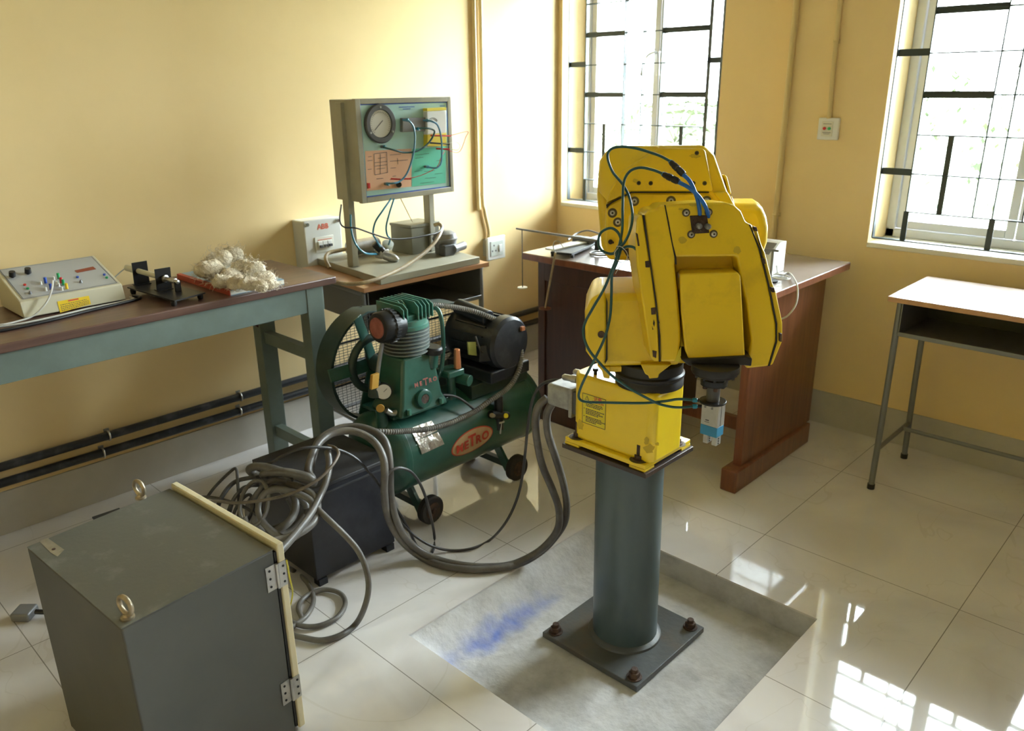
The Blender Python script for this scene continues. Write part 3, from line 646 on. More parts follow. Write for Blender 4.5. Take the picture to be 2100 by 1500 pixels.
gb = b.build('gripper_body', 'gripgrey', G, bevel=.0008)
MB().box((gx0, gy0, zb_), (gx1, gy1, zm)).build('gripper_cap', 'gripblue', G, bevel=.001)
b = MB(); b.box((gx0+.012, gy0-.0004, zm+.012), (gx0+.021, gy0, zm+.0145)); b.box((gx0+.010, gy0-.0004, zm+.008), (gx0+.022, gy0, zm+.009)); b.build('body_print', 'ink', G)
for dx in (.009, .027):
    MB().cyl((gx0+dx, gy0-.0015, zt_-.009), (gx0+dx, gy0, zt_-.009), .0028, n=12).build('body_screw', 'midgrey', G)
for dx in (.007, .030):
    fgr = MB().box((gx0+dx, gy0+.004, zb_-.022), (gx0+dx+.0115, gy1-.006, zb_+.001)).build('gripper_finger', 'gripgrey', G, bevel=.0005)
    b = MB()
    for k in range(3): b.cyl((gx0+dx+.0114, ga.y-.002, zb_-.006-.006*k), (gx0+dx+.0121, ga.y-.002, zb_-.006-.006*k), .0022, n=10)
    b.build('finger_holes', 'seam', fgr)
# air hoses
def dp(pts): return [at(x, y, d) for x, y, d in pts]
gf1, gf2 = (1424, 824), (1424, 834); dg = depth((gx0, ga.y, gt))
h1 = [(1378, 333, 1.76), (1358, 322, 1.76), (1340, 315, 1.77), (1307, 305, 1.79), (1275, 301, 1.81), (1253, 306, 1.82), (1246, 322, 1.82), (1256, 352, 1.82), (1276, 377, 1.81), (1290, 403, 1.80), (1297, 440, 1.79), (1293, 470, 1.78), (1281, 497, 1.77), (1267, 512, 1.76), (1262, 535, 1.76), (1255, 553, 1.76), (1240, 590, 1.76), (1216, 632, 1.77), (1199, 664, 1.78), (1197, 690, 1.78), (1208, 718, 1.79), (1229, 744, 1.80), (1254, 770, 1.81), (1290, 796, 1.83), (1325, 816, 1.85), (1352, 829, 1.86), (1378, 835, dg), (1400, 836, dg), (1422, 834, dg)]
h2 = [(1362, 358, 1.76), (1340, 349, 1.76), (1312, 344, 1.77), (1290, 353, 1.79), (1279, 376, 1.80), (1277, 420, 1.80), (1276, 470, 1.79), (1270, 503, 1.77), (1263, 533, 1.75), (1255, 563, 1.77), (1254, 603, 1.78), (1251, 650, 1.79), (1240, 693, 1.80), (1222, 732, 1.82), (1205, 765, 1.84), (1191, 795, 1.86), (1187, 815, 1.87), (1199, 824, 1.87), (1240, 826, 1.87), (1320, 827, 1.87), (1365, 823, 1.86), (1392, 819, dg), (1422, 821, dg)]
MB().tube(dp(h1), .0031, 10).build('air_hose', 'greenhose', T)
MB().tube(dp(h2), .0031, 10).build('air_hose', 'greenhose', T)
MB().tube(dp([(1270, 503, 1.765), (1258, 520, 1.77), (1237, 516, 1.78), (1227, 500, 1.79), (1232, 478, 1.79), (1252, 468, 1.79), (1268, 478, 1.78), (1274, 500, 1.77), (1268, 530, 1.77), (1256, 560, 1.77)]), .0031, 10).build('air_hose', 'greenhose', T)
MB().tube(dp([(1274, 512, 1.77), (1285, 506, 1.77), (1300, 508, 1.78), (1310, 522, 1.79), (1315, 548, 1.80)]), .0031, 10).build('air_hose', 'greenhose', T)
MB().tube(dp([(1401, 358, 1.735), (1416, 374, 1.73), (1429, 405, 1.735), (1435, 436, 1.75), (1433, 462, 1.79)]), .0045, 12).build('blue_hose', 'bluehose', T)
MB().tube(dp([(1392, 374, 1.735), (1414, 386, 1.73), (1437, 408, 1.735), (1452, 438, 1.75), (1451, 464, 1.79)]), .0045, 12).build('blue_hose', 'bluehose', T)
for a, c in (((1376, 333, 1.76), (1403, 359, 1.735)), ((1361, 358, 1.76), (1392, 373, 1.735))):
    p, q = at(*a), at(*c); d = (q-p).normalized(); L_ = (q-p).length
    MB().lathe(p, d, [(0, .0055), (.003, .0065), (.012, .0065), (.0125, .0075), (L_*.5, .0075), (L_*.52, .0062), (L_*.6, .0062), (L_*.62, .0075), (L_-.004, .0075), (L_-.002, .006), (L_, .006)], 20).build('hose_coupling', 'black', T)
    MB().lathe(p-d*.003, d, [(0, .0052), (.0045, .0055)], 16).build('coupling_collar', 'fitblue', T)
for y in (821, 834):
    p = at(1420, y, dg); q = V((gx0+.001, ga.y-.004, 0)); q.z = p.z; d = (q-p).normalized()
    MB().lathe(p, d, [(0, .0045), (.002, .0055), (.010, .0055), (.011, .0045)], 16).build('hose_collar', 'fitteal', T); MB().cyl(p+d*.010, q, .004, n=12).build('hose_fitting', 'black', T)
MB().tube(dp([(1264, 505, 1.755), (1275, 507, 1.76), (1286, 519, 1.765), (1285, 532, 1.76), (1276, 539, 1.755), (1266, 533, 1.75), (1260, 520, 1.75), (1268, 508, 1.75)]), .0009, 6).build('tie_wire', 'steel', T)
MB().tube(dp([(1286, 520, 1.765), (1290, 530, 1.765), (1280, 540, 1.76), (1268, 552, 1.755), (1262, 562, 1.755)]), .0008, 6).build('tie_wire', 'steel', T)
# connectors on the left side of the base
cy0 = 1.60
b = MB(); b.box((BX0-.012, 1.555, .604), (BX0+.001, 1.665, .669)); b.build('connector_socket', 'darkgrey', T, bevel=.002)
b = MB(); b.box((BX0-.024, 1.55, .592), (BX0-.012, 1.67, .676)); b.build('socket_frame', 'connector', T, bevel=.003)
CN = MB().box((BX0-.108, 1.556, .606), (BX0-.024, 1.662, .670)).build('connector_hood', 'connector', T, bevel=.010)
MB().cyl((BX0-.104, 1.61, .640), (BX0-.128, 1.60, .632), .020, n=20).build('cable_gland', 'connector', CN, bevel=.002)
MB().lathe((BX0+.001, 1.575, .700), (-1, -.1, -.05), [(0, .008), (.012, .008), (.013, .011), (.030, .011), (.031, .009), (.055, .009), (.060, .006)], 16).build('round_connector', 'steel', T)
MB().lathe((BX0+.001, 1.612, .704), (-1, -.1, 0), [(0, .008), (.012, .008), (.013, .011), (.030, .011), (.031, .009), (.048, .009), (.052, .006)], 16).build('round_connector', 'steel', T)

# ================================================================ controller cabinet in the foreground
cz = .5
T = thing('controller_cabinet', 'grey steel controller cabinet with cream door edge and two lifting eyes, nearest the camera', 'cabinet', (-1.62, .55, 0))
cA, cB, cC_, cD = (-1.838, .357), (-1.394, .386), (-1.425, .722), (-1.872, .694)
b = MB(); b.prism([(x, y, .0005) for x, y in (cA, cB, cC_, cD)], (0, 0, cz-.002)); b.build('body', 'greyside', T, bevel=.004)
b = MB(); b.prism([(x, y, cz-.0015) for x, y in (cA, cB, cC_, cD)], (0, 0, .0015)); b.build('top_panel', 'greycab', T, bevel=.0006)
ex, ey = V((cB[0]-cA[0], cB[1]-cA[1], 0)).normalized(), V((cC_[0]-cB[0], cC_[1]-cB[1], 0)).normalized()
def cpt(u, v, z): return V((*cB, z))-ex*u+ey*v          # u back from the hinge side, v towards the door
dl = (V(cC_)-V(cB)).length; wl = (V(cB)-V(cA)).length
b = MB(); b.prism([cpt(-.0, dl+.0005, .012), cpt(wl, dl+.0005, .012), cpt(wl, dl+.007, .012), cpt(0, dl+.007, .012)], (0, 0, cz-.02)); b.build('gasket', 'black', T)
DR = MB().prism([cpt(-.006, dl+.007, .006), cpt(wl+.006, dl+.007, .006), cpt(wl+.006, dl+.024, .006), cpt(-.006, dl+.024, .006)], (0, 0, cz+.004)).build('door', 'cream', T, bevel=.003)
for z in (.435, .125):
    h = MB(); h.obox(cpt(-.0065, dl+.013, z), ex*.0012, ey*.0095, V((0, 0, .031))); h.obox(cpt(-.0012, dl-.014, z), ex*.0012, ey*.012, V((0, 0, .031)))
    h.cyl(cpt(-.005, dl+.001, z-.031), cpt(-.005, dl+.001, z+.031), .0035, n=14); hh = h.build('hinge', 'steel', T)
    for dv in (-.016, .016):
        for k in (-1, 0, 1):
            q = cpt(-.0024 if dv < 0 else -.0077, dl+dv-.001, z+.02*k+(.004 if k else 0)*0); MB().cyl(q, q+ex*.0012, .0028, n=10).build('hinge_screw', 'blackmetal', hh)
def eye(px, py, ang):
    q = onz(px, py, cz); b = MB(); b.lathe(q, (0, 0, 1), [(0, .013), (.004, .013), (.006, .009), (.011, .007)], 20)
    b.torus(q+V((0, 0, .028)), (math.cos(ang), math.sin(ang), 0), .0185, .0050, 36, 12); b.build('lifting_eye', 'brass', T)
eye(262, 1268, math.radians(-78)); eye(289, 1022, math.radians(-78))
sq('paint_scar', [onz(x, y, cz+.0004) for x, y in ((80, 1110), (98, 1104), (132, 1128), (118, 1142), (104, 1134))], 'topworn' if 'topworn' in MT else 'steel', T)
q = onz(110, 1127, cz+.0005); MB().cyl(q, q+V((0, 0, .001)), .004, n=12).build('bare_hole', 'rust', T)
MB().bar(onz(193, 1067, cz-.0035), onz(249, 1048, cz-.0035), .03, .004).build('cable_lip', 'blackmetal', T)

# flat grey plug on the floor behind the cabinet
q = V((-2.39, .42, 0)); T = thing('cable_plug', 'grey plug with black cord lying on the floor left of the cabinet', 'plug', q)
MB().obox(q+V((0, 0, .014)), V((.020, .019, 0)), V((-.020, .020, 0)), V((0, 0, .0135))).build('plug_body', 'midgrey', T, bevel=.006)
MB().tube([q+V((.028, .022, .02)), q+V((.10, .085, .014)), q+V((.26, .17, .008)), q+V((.45, .28, .008))], .0075, 10).build('cord', 'black', T)

# ================================================================ black steel box between cabinet and compressor
T = thing('steel_box', 'black painted steel box with a lid, cables lying over it, beside the compressor', 'box', (-2.03, 1.24, 0))
MB().box((-2.19, 1.085, .022), (-1.885, 1.388, .322)).build('case', 'blackbox', T, bevel=.003)
b = MB(); b.box((-2.195, 1.08, .322), (-1.88, 1.392, .334)); b.build('lid', 'boxtop', T, bevel=.002)
MB().box((-1.885, 1.083, .300), (-1.881, 1.390, .306)).build('front_lip', 'boxtop', T)
for y in (1.09, 1.35):
    for x in (-1.91, -2.19): MB().prism([(x, y, .0005), (x+.03, y, .0005), (x+.03, y+.03, .0005), (x, y+.03, .0005)], (0, 0, .022)).build('foot', 'blackbox', T)

# ================================================================ air compressor
T = thing('air_compressor', 'green METRO air compressor on a tank with wheels, mesh guard and black motor', 'air compressor', (-2.02, 1.77, 0))
tx, tz, tr, ty0, ty1 = -2.03, .275, .148, 1.425, 2.13
MB().lathe((tx, ty0-.03, tz), (0, 1, 0), [(0, .02), (.003, .07), (.014, .115), (.032, .138), (.055, .147), (.06, .150), (.085, .150), (.087, tr), (ty1-ty0-.02, tr), (ty1-ty0-.018, .150), (ty1-ty0+.005, .150), (ty1-ty0+.01, .147), (ty1-ty0+.033, .138), (ty1-ty0+.051, .115), (ty1-ty0+.063, .07), (ty1-ty0+.066, .02)], 64).build('tank', 'compgreen', T)
def onT(s, a, off=.0008): return V((tx+(tr+off)*math.cos(a), s, tz+(tr+off)*math.sin(a)))
def pT(px, py):      # photo point on the tank surface
    w_ = ray(px, py); A = w_.x**2+w_.z**2; B_ = 2*((CAM.x-tx)*w_.x+(CAM.z-tz)*w_.z); C_ = (CAM.x-tx)**2+(CAM.z-tz)**2-tr*tr
    q = CAM+w_*((-B_-math.sqrt(max(0, B_*B_-4*A*C_)))/(2*A)); return q.y, math.atan2(q.z-tz, q.x-tx)
ls, la = pT(969, 905)
sl = math.radians(3)
def mp_(sc=1, off=.001):
    def f(x, y):
        x, y = x*sc, y*sc; xr, yr = x*math.cos(sl)-y*math.sin(sl), x*math.sin(sl)+y*math.cos(sl)
        return onT(ls+xr, la+yr/tr, off)
    return f
def oval(a, b_, off, n=40):
    f = mp_(1, off); vs = [f(0, 0)]; R_ = 6
    for k in range(1, R_+1): vs += [f(a*k/R_*math.cos(2*PI*i/n), b_*k/R_*math.sin(2*PI*i/n)) for i in range(n)]
    fs = [(0, 1+i, 1+(i+1) % n) for i in range(n)]+[(1+(k-1)*n+i, 1+k*n+i, 1+k*n+(i+1) % n, 1+(k-1)*n+(i+1) % n) for k in range(1, R_) for i in range(n)]
    return MB().faces(vs, fs)
oval(.101, .0455, .0008).build('logo_border', 'redlogo', T); oval(.096, .0415, .0014).build('logo_plate', 'logocream', T)
LG = bpy.data.objects['logo_plate']
b = MB()
for ch, x, y, s_ in (('M', -.064, -.004, .043), ('E', -.033, -.003, .043), ('T', -.004, .003, .060), ('R', .025, -.002, .043), ('O', .060, -.001, .043)):
    f = mp_(1, .0046); textfaces(b, ch, 0, 0, 0, s_, mapf=(lambda u, v, x=x, y=y, f=f: f(x+u, y+v)), bold=.0018)
b.box(*(lambda p: ((p.x-.0004, p.y-.0005, p.z-.0004), (p.x, p.y, p.z)))(mp_(1, .001)(0, 0)))
b.build('logo_lettering', 'redlogo', LG, angle=80)
# weld seams, foil plates
for s in (ty0+.04, ty1-.04): MB().torus((tx, s, tz), (0, 1, 0), tr+.0005, .002, 64, 6).build('weld_ring', 'compgreen', T)
for c4 in ([(840, 880), (884, 864), (896, 884), (852, 905)], [(853, 905), (897, 887), (910, 911), (864, 932)]):
    q = [pT(*c) for c in c4]; g = []; n = 5
    for i in range(n+1):
        for j in range(n+1):
            u, v = i/n, j/n; s_ = (1-u)*(1-v)*q[0][0]+u*(1-v)*q[1][0]+u*v*q[2][0]+(1-u)*v*q[3][0]; a_ = (1-u)*(1-v)*q[0][1]+u*(1-v)*q[1][1]+u*v*q[2][1]+(1-u)*v*q[3][1]
            g.append(onT(s_, a_, .003+.0012*random.random()))
    MB().faces(g, [(i*(n+1)+j, i*(n+1)+j+1, (i+1)*(n+1)+j+1, (i+1)*(n+1)+j) for i in range(n) for j in range(n)]).build('rating_plate', 'foil', T)
# legs, cross bars and wheels
for y in (1.545, 1.985):
    b = MB(); b.bar((tx+.03, y, tz-tr+.01), (-1.935, y, .05), .034, .012, (0, 1, 0)); b.bar((tx-.03, y, tz-tr+.01), (-2.13, y, .05), .034, .012, (0, 1, 0)); b.build('leg', 'compgreen', T)
    MB().box((-2.17, y+.018, .040), (-1.925, y+.040, .066)).build('axle_bar', 'compgreendark', T)
    for x, s_ in ((-1.921, 1), (-2.179, -1)):
        wl_ = MB().lathe((x-.015*s_, y+.03, .0525), (s_, 0, 0), [(0, .030), (.001, .047), (.006, .0515), (.026, .0515), (.031, .047), (.032, .030)], 36).build('wheel', 'rubber', T)
        MB().lathe((x+.012*s_, y+.03, .0525), (s_, 0, 0), [(0, .033), (.007, .030), (.008, .012), (.014, .010)], 24).build('hub', 'rust', wl_)
# deck and mount plates on the tank
MB().box((tx-.085, 1.46, .420), (tx+.085, 1.72, .432)).build('pump_deck', 'compgreen', T, bevel=.002)
MB().prism([(tx-.10, 1.80, .395), (tx+.10, 1.80, .395), (tx+.10, 2.09, .395), (tx-.10, 2.09, .395)], (0, 0, .05)).build('motor_deck', 'compgreendark', T, bevel=.003)
MB().prism([onx(1052, 790, tx+.08), onx(1052, 756, tx+.08), onx(1080, 762, tx+.08), onx(1082, 782, tx+.08), onx(1076, 800, tx+.08), onx(1086, 830, tx+.08), onx(1050, 850, tx+.08)], (-.14, 0, 0)).build('end_bracket', 'compgreen', T, bevel=.003)
# pump: crankcase, cylinder with fins, head
px0, pc = -1.99, 1.565
CR = MB(); zs = [(.430, .105, .085), (.445, .100, .080), (.47, .088, .072), (.60, .068, .062), (.625, .06, .058)]
vs = []
for z, hy, hx in zs: vs += [V((px0+hx*i*.0+i*hx, pc+j*hy, z)) for i, j in ((-1, -1), (1, -1), (1, 1), (-1, 1))]
CR.faces(vs, [(3, 2, 1, 0), tuple(range(16, 20))]+[(k*4+i, k*4+(i+1) % 4, k*4+4+(i+1) % 4, k*4+4+i) for k in range(4) for i in range(4)])
cr = CR.build('crankcase', 'compgreen', T, bevel=.010, seg=3)
u3 = V((0, 1, 0)); v3 = V((-.12, 0, 1)).normalized(); o3 = V((px0+.0745, pc+.012, .530))
b = MB()
for ch, y, s_ in (('M', -.040, .020), ('E', -.021, .020), ('T', .000, .034), ('R', .020, .020), ('O', .040, .020)): textfaces(b, ch, o3+u3*y+V((.003, 0, 0)), u3, v3, s_, bold=.001)
b.build('cast_lettering', 'redfade', cr)
q = V((px0+.072, pc+.0, .475)); MB().lathe(q, (1, 0, .1), [(0, .032), (.012, .031), (.014, .026), (.014, .017), (.008, .016)], 28).build('oil_window', 'compgreen', cr)
MB().cyl(q+V((.010, 0, 0)), q+V((.013, 0, 0)), .016, n=20).build('oil_glass', 'rust', cr)
q = V((px0+.045, pc+.062, .568)); MB().cyl(q, q+V((.01, .004, .045)), .026, .020, n=20).build('filler_neck', 'compgreen', cr)
MB().lathe(q+V((.01, .004, .045)), (.1, .05, 1), [(0, .030), (.005, .033), (.018, .033), (.024, .027)], 14).build('filler_cap', 'blackmetal', cr)
for dy in (-.07, .07): q = V((px0+.085, pc+dy, .440)); MB().cyl(q, q+V((0, 0, .018)), .008, n=6).build('case_bolt', 'compgreenworn', cr)
fz = .622; prof = [(0, .058)]
for k in range(7): prof += [(.004+.0125*k, .062), (.006+.0125*k, .0765+.0006*k), (.010+.0125*k, .0765+.0006*k), (.0125+.0125*k, .062)]
MB().lathe((px0, pc, fz), (0, 0, 1), prof, 48).build('finned_cylinder', 'fins', T)
MB().lathe((px0, pc, fz+.090), (0, 0, 1), [(0, .078), (.012, .078), (.014, .073), (.030, .073), (.032, .068)], 48).build('head_gasket_ring', 'compgreenworn', T)
hd = MB().box((px0-.062, pc-.058, fz+.121), (px0+.062, pc+.058, fz+.140)).build('cylinder_head', 'compgreen', T, bevel=.004)
for k in range(9):
    y = pc-.060+.015*k; h_ = .045 if 0 < k < 8 else .04; x1 = px0+.072-(.045 if k in (2, 3) else 0); x0 = px0-.066
    MB().prism([(x0, y, fz+.135), (x1, y, fz+.122 if k > 3 else fz+.130), (x1, y, fz+.165), (x1-.02, y, fz+.135+h_), (x0, y, fz+.135+h_)], (0, .0035, 0)).build('head_fin', 'compgreenworn', hd)
MB().tube([(px0-.02, pc+.05, .752), (px0-.02, pc+.105, .752), (px0+.02, pc+.125, .745), (px0+.035, pc+.13, .70), (px0+.035, pc+.13, .60), (px0+.03, pc+.12, .53), (px0+.02, pc+.11, .50)], .0075, 12).build('delivery_pipe', 'compgreen', T)
MB().cyl((px0-.02, pc+.045, .752), (px0-.02, pc+.085, .752), .014, n=6).build('pipe_nut', 'compgreenworn', T)
# air filter
q = onx(757, 668, px0+.03); d = V((.02, -1, .05)).normalized()
F0 = V((px0+.03, 1.52, .735))
MB().lathe(F0, d, [(0, .020), (.004, .046), (.034, .048), (.036, .053), (.050, .053), (.052, .050), (.082, .050), (.088, .046), (.090, .034), (.092, .033)], 36).build('air_filter', 'blackmetal', T)
MB().lathe(F0+d*.0905, d, [(0, .034), (.003, .033)], 32).build('filter_face', 'redfade', T)
b = MB(); x, y, _ = basis(d)
for k in range(24):
    a = 2*PI*k/24; e = x*math.cos(a)+y*math.sin(a); b.obox(F0+d*.043+e*.0535, d*.008, e*.0025, d.cross(e)*.0035)
b.build('clamp_ring', 'black', T)
MB().cyl(F0+V((0, 0, 0)), F0+V((0, .035, 0)), .013, n=16).build('filter_stub', 'mustard', T)
# flywheel with fan blades, behind the pump at the guard
fy, fzc, fx = 1.53, .560, -2.125
MB().torus((fx, fy, fzc), (1, 0, 0), .092, .014, 48, 10).build('flywheel', 'compgreendark', T)
b = MB(); b.cyl((fx-.015, fy, fzc), (fx+.05, fy, fzc), .028, n=24); b.build('flywheel_hub', 'compgreendark', T)
for k in range(5):
    a = 2*PI*k/5+.55*PI+.157; e = V((0, math.cos(a), math.sin(a))); s_ = V((.35, -math.sin(a), math.cos(a))).normalized()
    c = V((fx, fy, fzc)); MB().obox(c+e*.105, e*.078, s_*.022, e.cross(s_)*.003).build('fan_blade', 'compgreen', T, bevel=.0025)
# belt guard: hoop and woven mesh
gxb, gxf = -2.235, -2.15
c1, r1, c2, r2 = V((0, 1.575, .535)), .205, V((0, 1.905, .555)), .135
ol = [V((0, c1.y+r1*math.cos(a), c1.z+r1*math.sin(a))) for a in [PI*.56+PI*.88*k/22 for k in range(23)]]+[V((0, c2.y+r2*math.cos(a), c2.z+r2*math.sin(a))) for a in [-PI*.44+PI*.88*k/16 for k in range(17)]]
n = len(ol); vs = []
cen = V((0, 1.72, .54))
for rr_, xx in ((1, gxb-.004), (1, gxf), (.97, gxf), (.97, gxb-.004)): vs += [V((xx, cen.y+(p.y-cen.y)*rr_, cen.z+(p.z-cen.z)*rr_)) for p in ol]
MB().faces(vs, [(k*n+i, k*n+(i+1) % n, ((k+1) % 4)*n+(i+1) % n, ((k+1) % 4)*n+i) for k in range(4) for i in range(n)]).build('guard_hoop', 'compgreendark', T, angle=50)
def inside(y, z):
    c = False; j = n-1
    for i in range(n):
        a, b_ = ol[i], ol[j]
        if (a.z > z) != (b_.z > z) and y < (b_.y-a.y)*(z-a.z)/(b_.z-a.z)+a.y: c = not c
        j = i
    return c
def mesh_strip(bm_, pts, wid, dirv):
    run = []
    for p in pts+[None]:
        if p is not None and inside(p.y, p.z): run.append(p)
        else:
            if len(run) > 1: bm_.tube(run, wid, 4, 1, sm=False)
            run = []
b = MB(); P_ = .0135
zz = .33
k = 0
while zz < .75:
    mesh_strip(b, [V((gxb+.0012*(1 if (i+k) % 2 else -1), 1.36+P_*1.3*i, zz)) for i in range(55)], .0010, None); zz += P_*.72; k += 1
yy = 1.36; k = 0
while yy < 2.05:
    mesh_strip(b, [V((gxb+.0012*(1 if (i+k) % 2 else -1), yy, .325+P_*.72*i)) for i in range(46)], .0010, None); yy += P_*1.3; k += 1
b.build('guard_mesh', 'benchdark', T, kind='stuff')
b = MB(); b.bar((gxb+.006, 1.40, .62), (gxb+.006, 2.03, .62), .004, .005); b.build('guard_stay', 'black', T)
b = MB(); b.bar((gxb+.006, 1.60, .345), (gxb+.006, 1.56, .735), .005, .016, (0, 1, 0)); b.build('guard_stay', 'black', T)
b = MB(); b.bar((gxb+.006, 1.39, .47), (gxb+.006, 2.0, .47), .004, .005); b.build('guard_stay', 'black', T)
# motor with capacitor
m0 = V((-2.15, 1.955, .575))
b = MB(); b.lathe(m0, (1, .02, 0), [(-.01, .05), (0, .085), (.012, .096), (.04, .098), (.05, .093), (.21, .093), (.215, .099), (.25, .098), (.262, .088), (.268, .05)], 48); mo = b.build('motor', 'motor', T)
for k in range(16):
    a = 2*PI*k/16; e = V((0, math.cos(a), math.sin(a))); MB().obox(m0+V((.13, 0, 0))+e*.094, V((.078, 0, 0)), e*.005, V((1, 0, 0)).cross(e)*.0022).build('motor_fin', 'motor', mo)
MB().cyl(m0+V((.04, -.045, .112)), m0+V((.20, -.045, .095)), .028, n=28).build('capacitor', 'motor', mo, bevel=.003)
MB().obox(m0+V((.235, -.07, -.02)), V((.012, .02, .0)), V((0, .028, -.004)), V((0, .004, .030))).build('terminal_box', 'motor', mo, bevel=.003)
pq = [onx(960, 702, m0.x+.20), onx(976, 702, m0.x+.20), onx(978, 730, m0.x+.20), onx(962, 728, m0.x+.20)]
MB().prism(pq, (-.006, 0, 0)).build('motor_label', 'mustard' if 0 else 'labelgreen' if 'labelgreen' in MT else 'leafpale', mo)
MB().box((m0.x+.23, m0.y+.05, m0.z+.04), (m0.x+.275, m0.y+.065, m0.z+.055)).build('orange_tag', 'orangerust', mo)
MB().tube([onx(975, 690, -1.93), onx(984, 716, -1.92), onx(993, 723, -1.92), onx(1008, 712, -1.91), onx(1022, 704, -1.9)], .0035, 8).build('motor_lead', 'cablethin', mo)
MB().tube([onx(1022, 706, -1.9), onx(1040, 728, -1.9), onx(1058, 752, -1.9)], .008, 10).build('motor_conduit', 'rubberhose', mo)
b = MB(); b.prism([(m0.x+.02, 1.86, .445), (m0.x+.26, 1.86, .445), (m0.x+.26, 2.06, .445), (m0.x+.02, 2.06, .445)], (0, 0, .045)); b.build('motor_foot', 'motor', mo, bevel=.006)
# check valve fittings between pump and motor
b = MB(); b.box((px0+.0, 1.685, .505), (px0+.07, 1.76, .530)); b.build('valve_body', 'compgreen', T, bevel=.006)
MB().cyl((px0+.055, 1.74, .53), (px0+.055, 1.74, .60), .013, .010, n=16).build('safety_valve', 'copper', T, bevel=.002)
MB().cyl((px0+.03, 1.75, .49), (px0+.09, 1.765, .485), .020, n=20).build('valve_cap', 'compgreen', T, bevel=.002)
MB().cyl((px0+.04, 1.72, .42), (px0+.04, 1.72, .51), .016, n=16).build('valve_riser', 'compgreen', T)
# pressure gauge cluster at the left end of the tank
g0 = onx(790, 806, -1.955)
MB().lathe(g0-V((.03, -.012, 0)), (.86, -.5, .1), [(0, .010), (.006, .027), (.028, .028), (.030, .025)], 32).build('gauge_body', 'blackmetal', T)
gn = V((.86, -.5, .1)).normalized(); gc = g0-V((.03, -.012, 0))+gn*.0295
MB().cyl(gc, gc+gn*.0012, .0245, n=28).build('gauge_dial', 'gaugeface', T); x, y, _ = basis(gn); MB().bar(gc+gn*.0018, gc+gn*.0018+x*.012+y*.010, .0014, .0008, gn).build('gauge_needle', 'ink', T)
MB().cyl(onx(771, 812, -1.99), onx(768, 778, -1.99), .026, .018, n=20).build('pressure_switch', 'compgreendark', T, bevel=.003)
MB().obox(onx(768, 782, -1.965), V((.006, 0, 0)), V((0, .014, 0)), V((0, .004, .024))).build('switch_tag', 'mustard', T, bevel=.002)
MB().cyl(onx(781, 838, -1.98), onx(786, 880, -1.98), .018, .020, n=20).build('outlet_riser', 'compgreen', T)
MB().lathe(onx(779, 836, -1.955), (.86, -.5, .1), [(0, .010), (.012, .014), (.014, .013)], 20).build('outlet_cap', 'mustard', T)
MB().tube([onx(792, 842, -1.95), onx(803, 848, -1.945), onx(815, 846, -1.94), onx(824, 842, -1.935)], .010, 12).build('outlet_elbow', 'steel', T)
MB().tube([onx(770, 800, -1.985), onx(778, 740, -1.98), onx(786, 690, -1.97)], .007, 10).build('breather_pipe', 'midgrey', T)
# regulator and drain cock on the right
b = MB(); b.cyl(onx(1022, 812, -1.885), onx(1024, 880, -1.885), .016, n=16); b.cyl(onx(1006, 850, -1.88), onx(1040, 853, -1.88), .015, n=16); b.build('regulator', 'blackmetal', T)
MB().cyl(onx(1035, 853, -1.87), onx(1038, 853, -1.86), .009, n=16).build('regulator_dial', 'labelyel', T); MB().cyl(onx(1012, 853, -1.87), onx(1008, 852, -1.865), .008, n=12).build('brass_port', 'brass', T)
b = MB(); b.bar(onx(1024, 868, -1.87), onx(1034, 865, -1.87), .004, .006); b.cyl(onx(1028, 868, -1.872), onx(1026, 890, -1.872), .003, n=8); b.build('drain_cock', 'steel', T)
MB().tube([onx(864, 842, -1.95), onx(880, 822, -1.94), onx(905, 811, -1.93), onx(935, 814, -1.92), onx(958, 828, -1.90), onx(975, 842, -1.885)], .0045, 8).build('sensing_tube', 'cablethin', T)
hz = [(712, 880, -1.93), (754, 884, -1.90), (802, 886, -1.873), (840, 884, -1.868), (872, 881, -1.868), (900, 875, -1.868), (928, 866, -1.87), (952, 855, -1.875), (978, 842, -1.88), (1000, 826, -1.88), (1020, 812, -1.88), (1038, 799, -1.88), (1053, 782, -1.88), (1065, 756, -1.885), (1069, 728, -1.89), (1064, 702, -1.90), (1050, 680, -1.91), (1030, 664, -1.93), (998, 648, -1.95), (960, 636, -1.97), (915, 628, -1.98), (880, 626, -1.985), (862, 629, -1.99)]
MB().tube([onx(x, y, X) for x, y, X in hz], .0088, 12, rib=.0035).build('ribbed_hose', 'rubberhose', T)

# ================================================================ workbench along the left wall
T = thing('workbench', 'long workbench with brown top and grey-green frame along the left wall', 'workbench', (-2.6, .7, 0))
bz, bx0, bx1, byE, byW = .82, -2.81, -2.365, 1.566, -.55
MB().box((bx0, byW, bz-.026), (bx1, byE, bz)).build('bench_top', 'benchtop', T, bevel=.004)
MB().box((bx1-.045, byW+.03, bz-.115), (bx1-.02, byE-.045, bz-.026)).build('front_apron', 'benchpaint', T, bevel=.002)
MB().box((bx0+.02, byW+.03, bz-.115), (bx0+.045, byE-.045, bz-.026)).build('rear_apron', 'benchpaint', T, bevel=.002)
MB().box((bx0+.045, byE-.10, bz-.115), (bx1-.045, byE-.08, bz-.026)).build('end_apron', 'benchpaint', T)
for y in (byE-.115, byW+.06):
    for x in (bx1-.072, bx0+.015): MB().box((x, y, .0005), (x+.055, y+.065, bz-.026)).build('leg', 'benchpaint', T, bevel=.002)
    MB().box((bx0+.07, y+.015, .515), (bx1-.072, y+.045, .560)).build('side_rail', 'benchpaint', T); MB().box((bx0+.07, y+.015, .12), (bx1-.072, y+.045, .165)).build('side_rail', 'benchpaint', T)
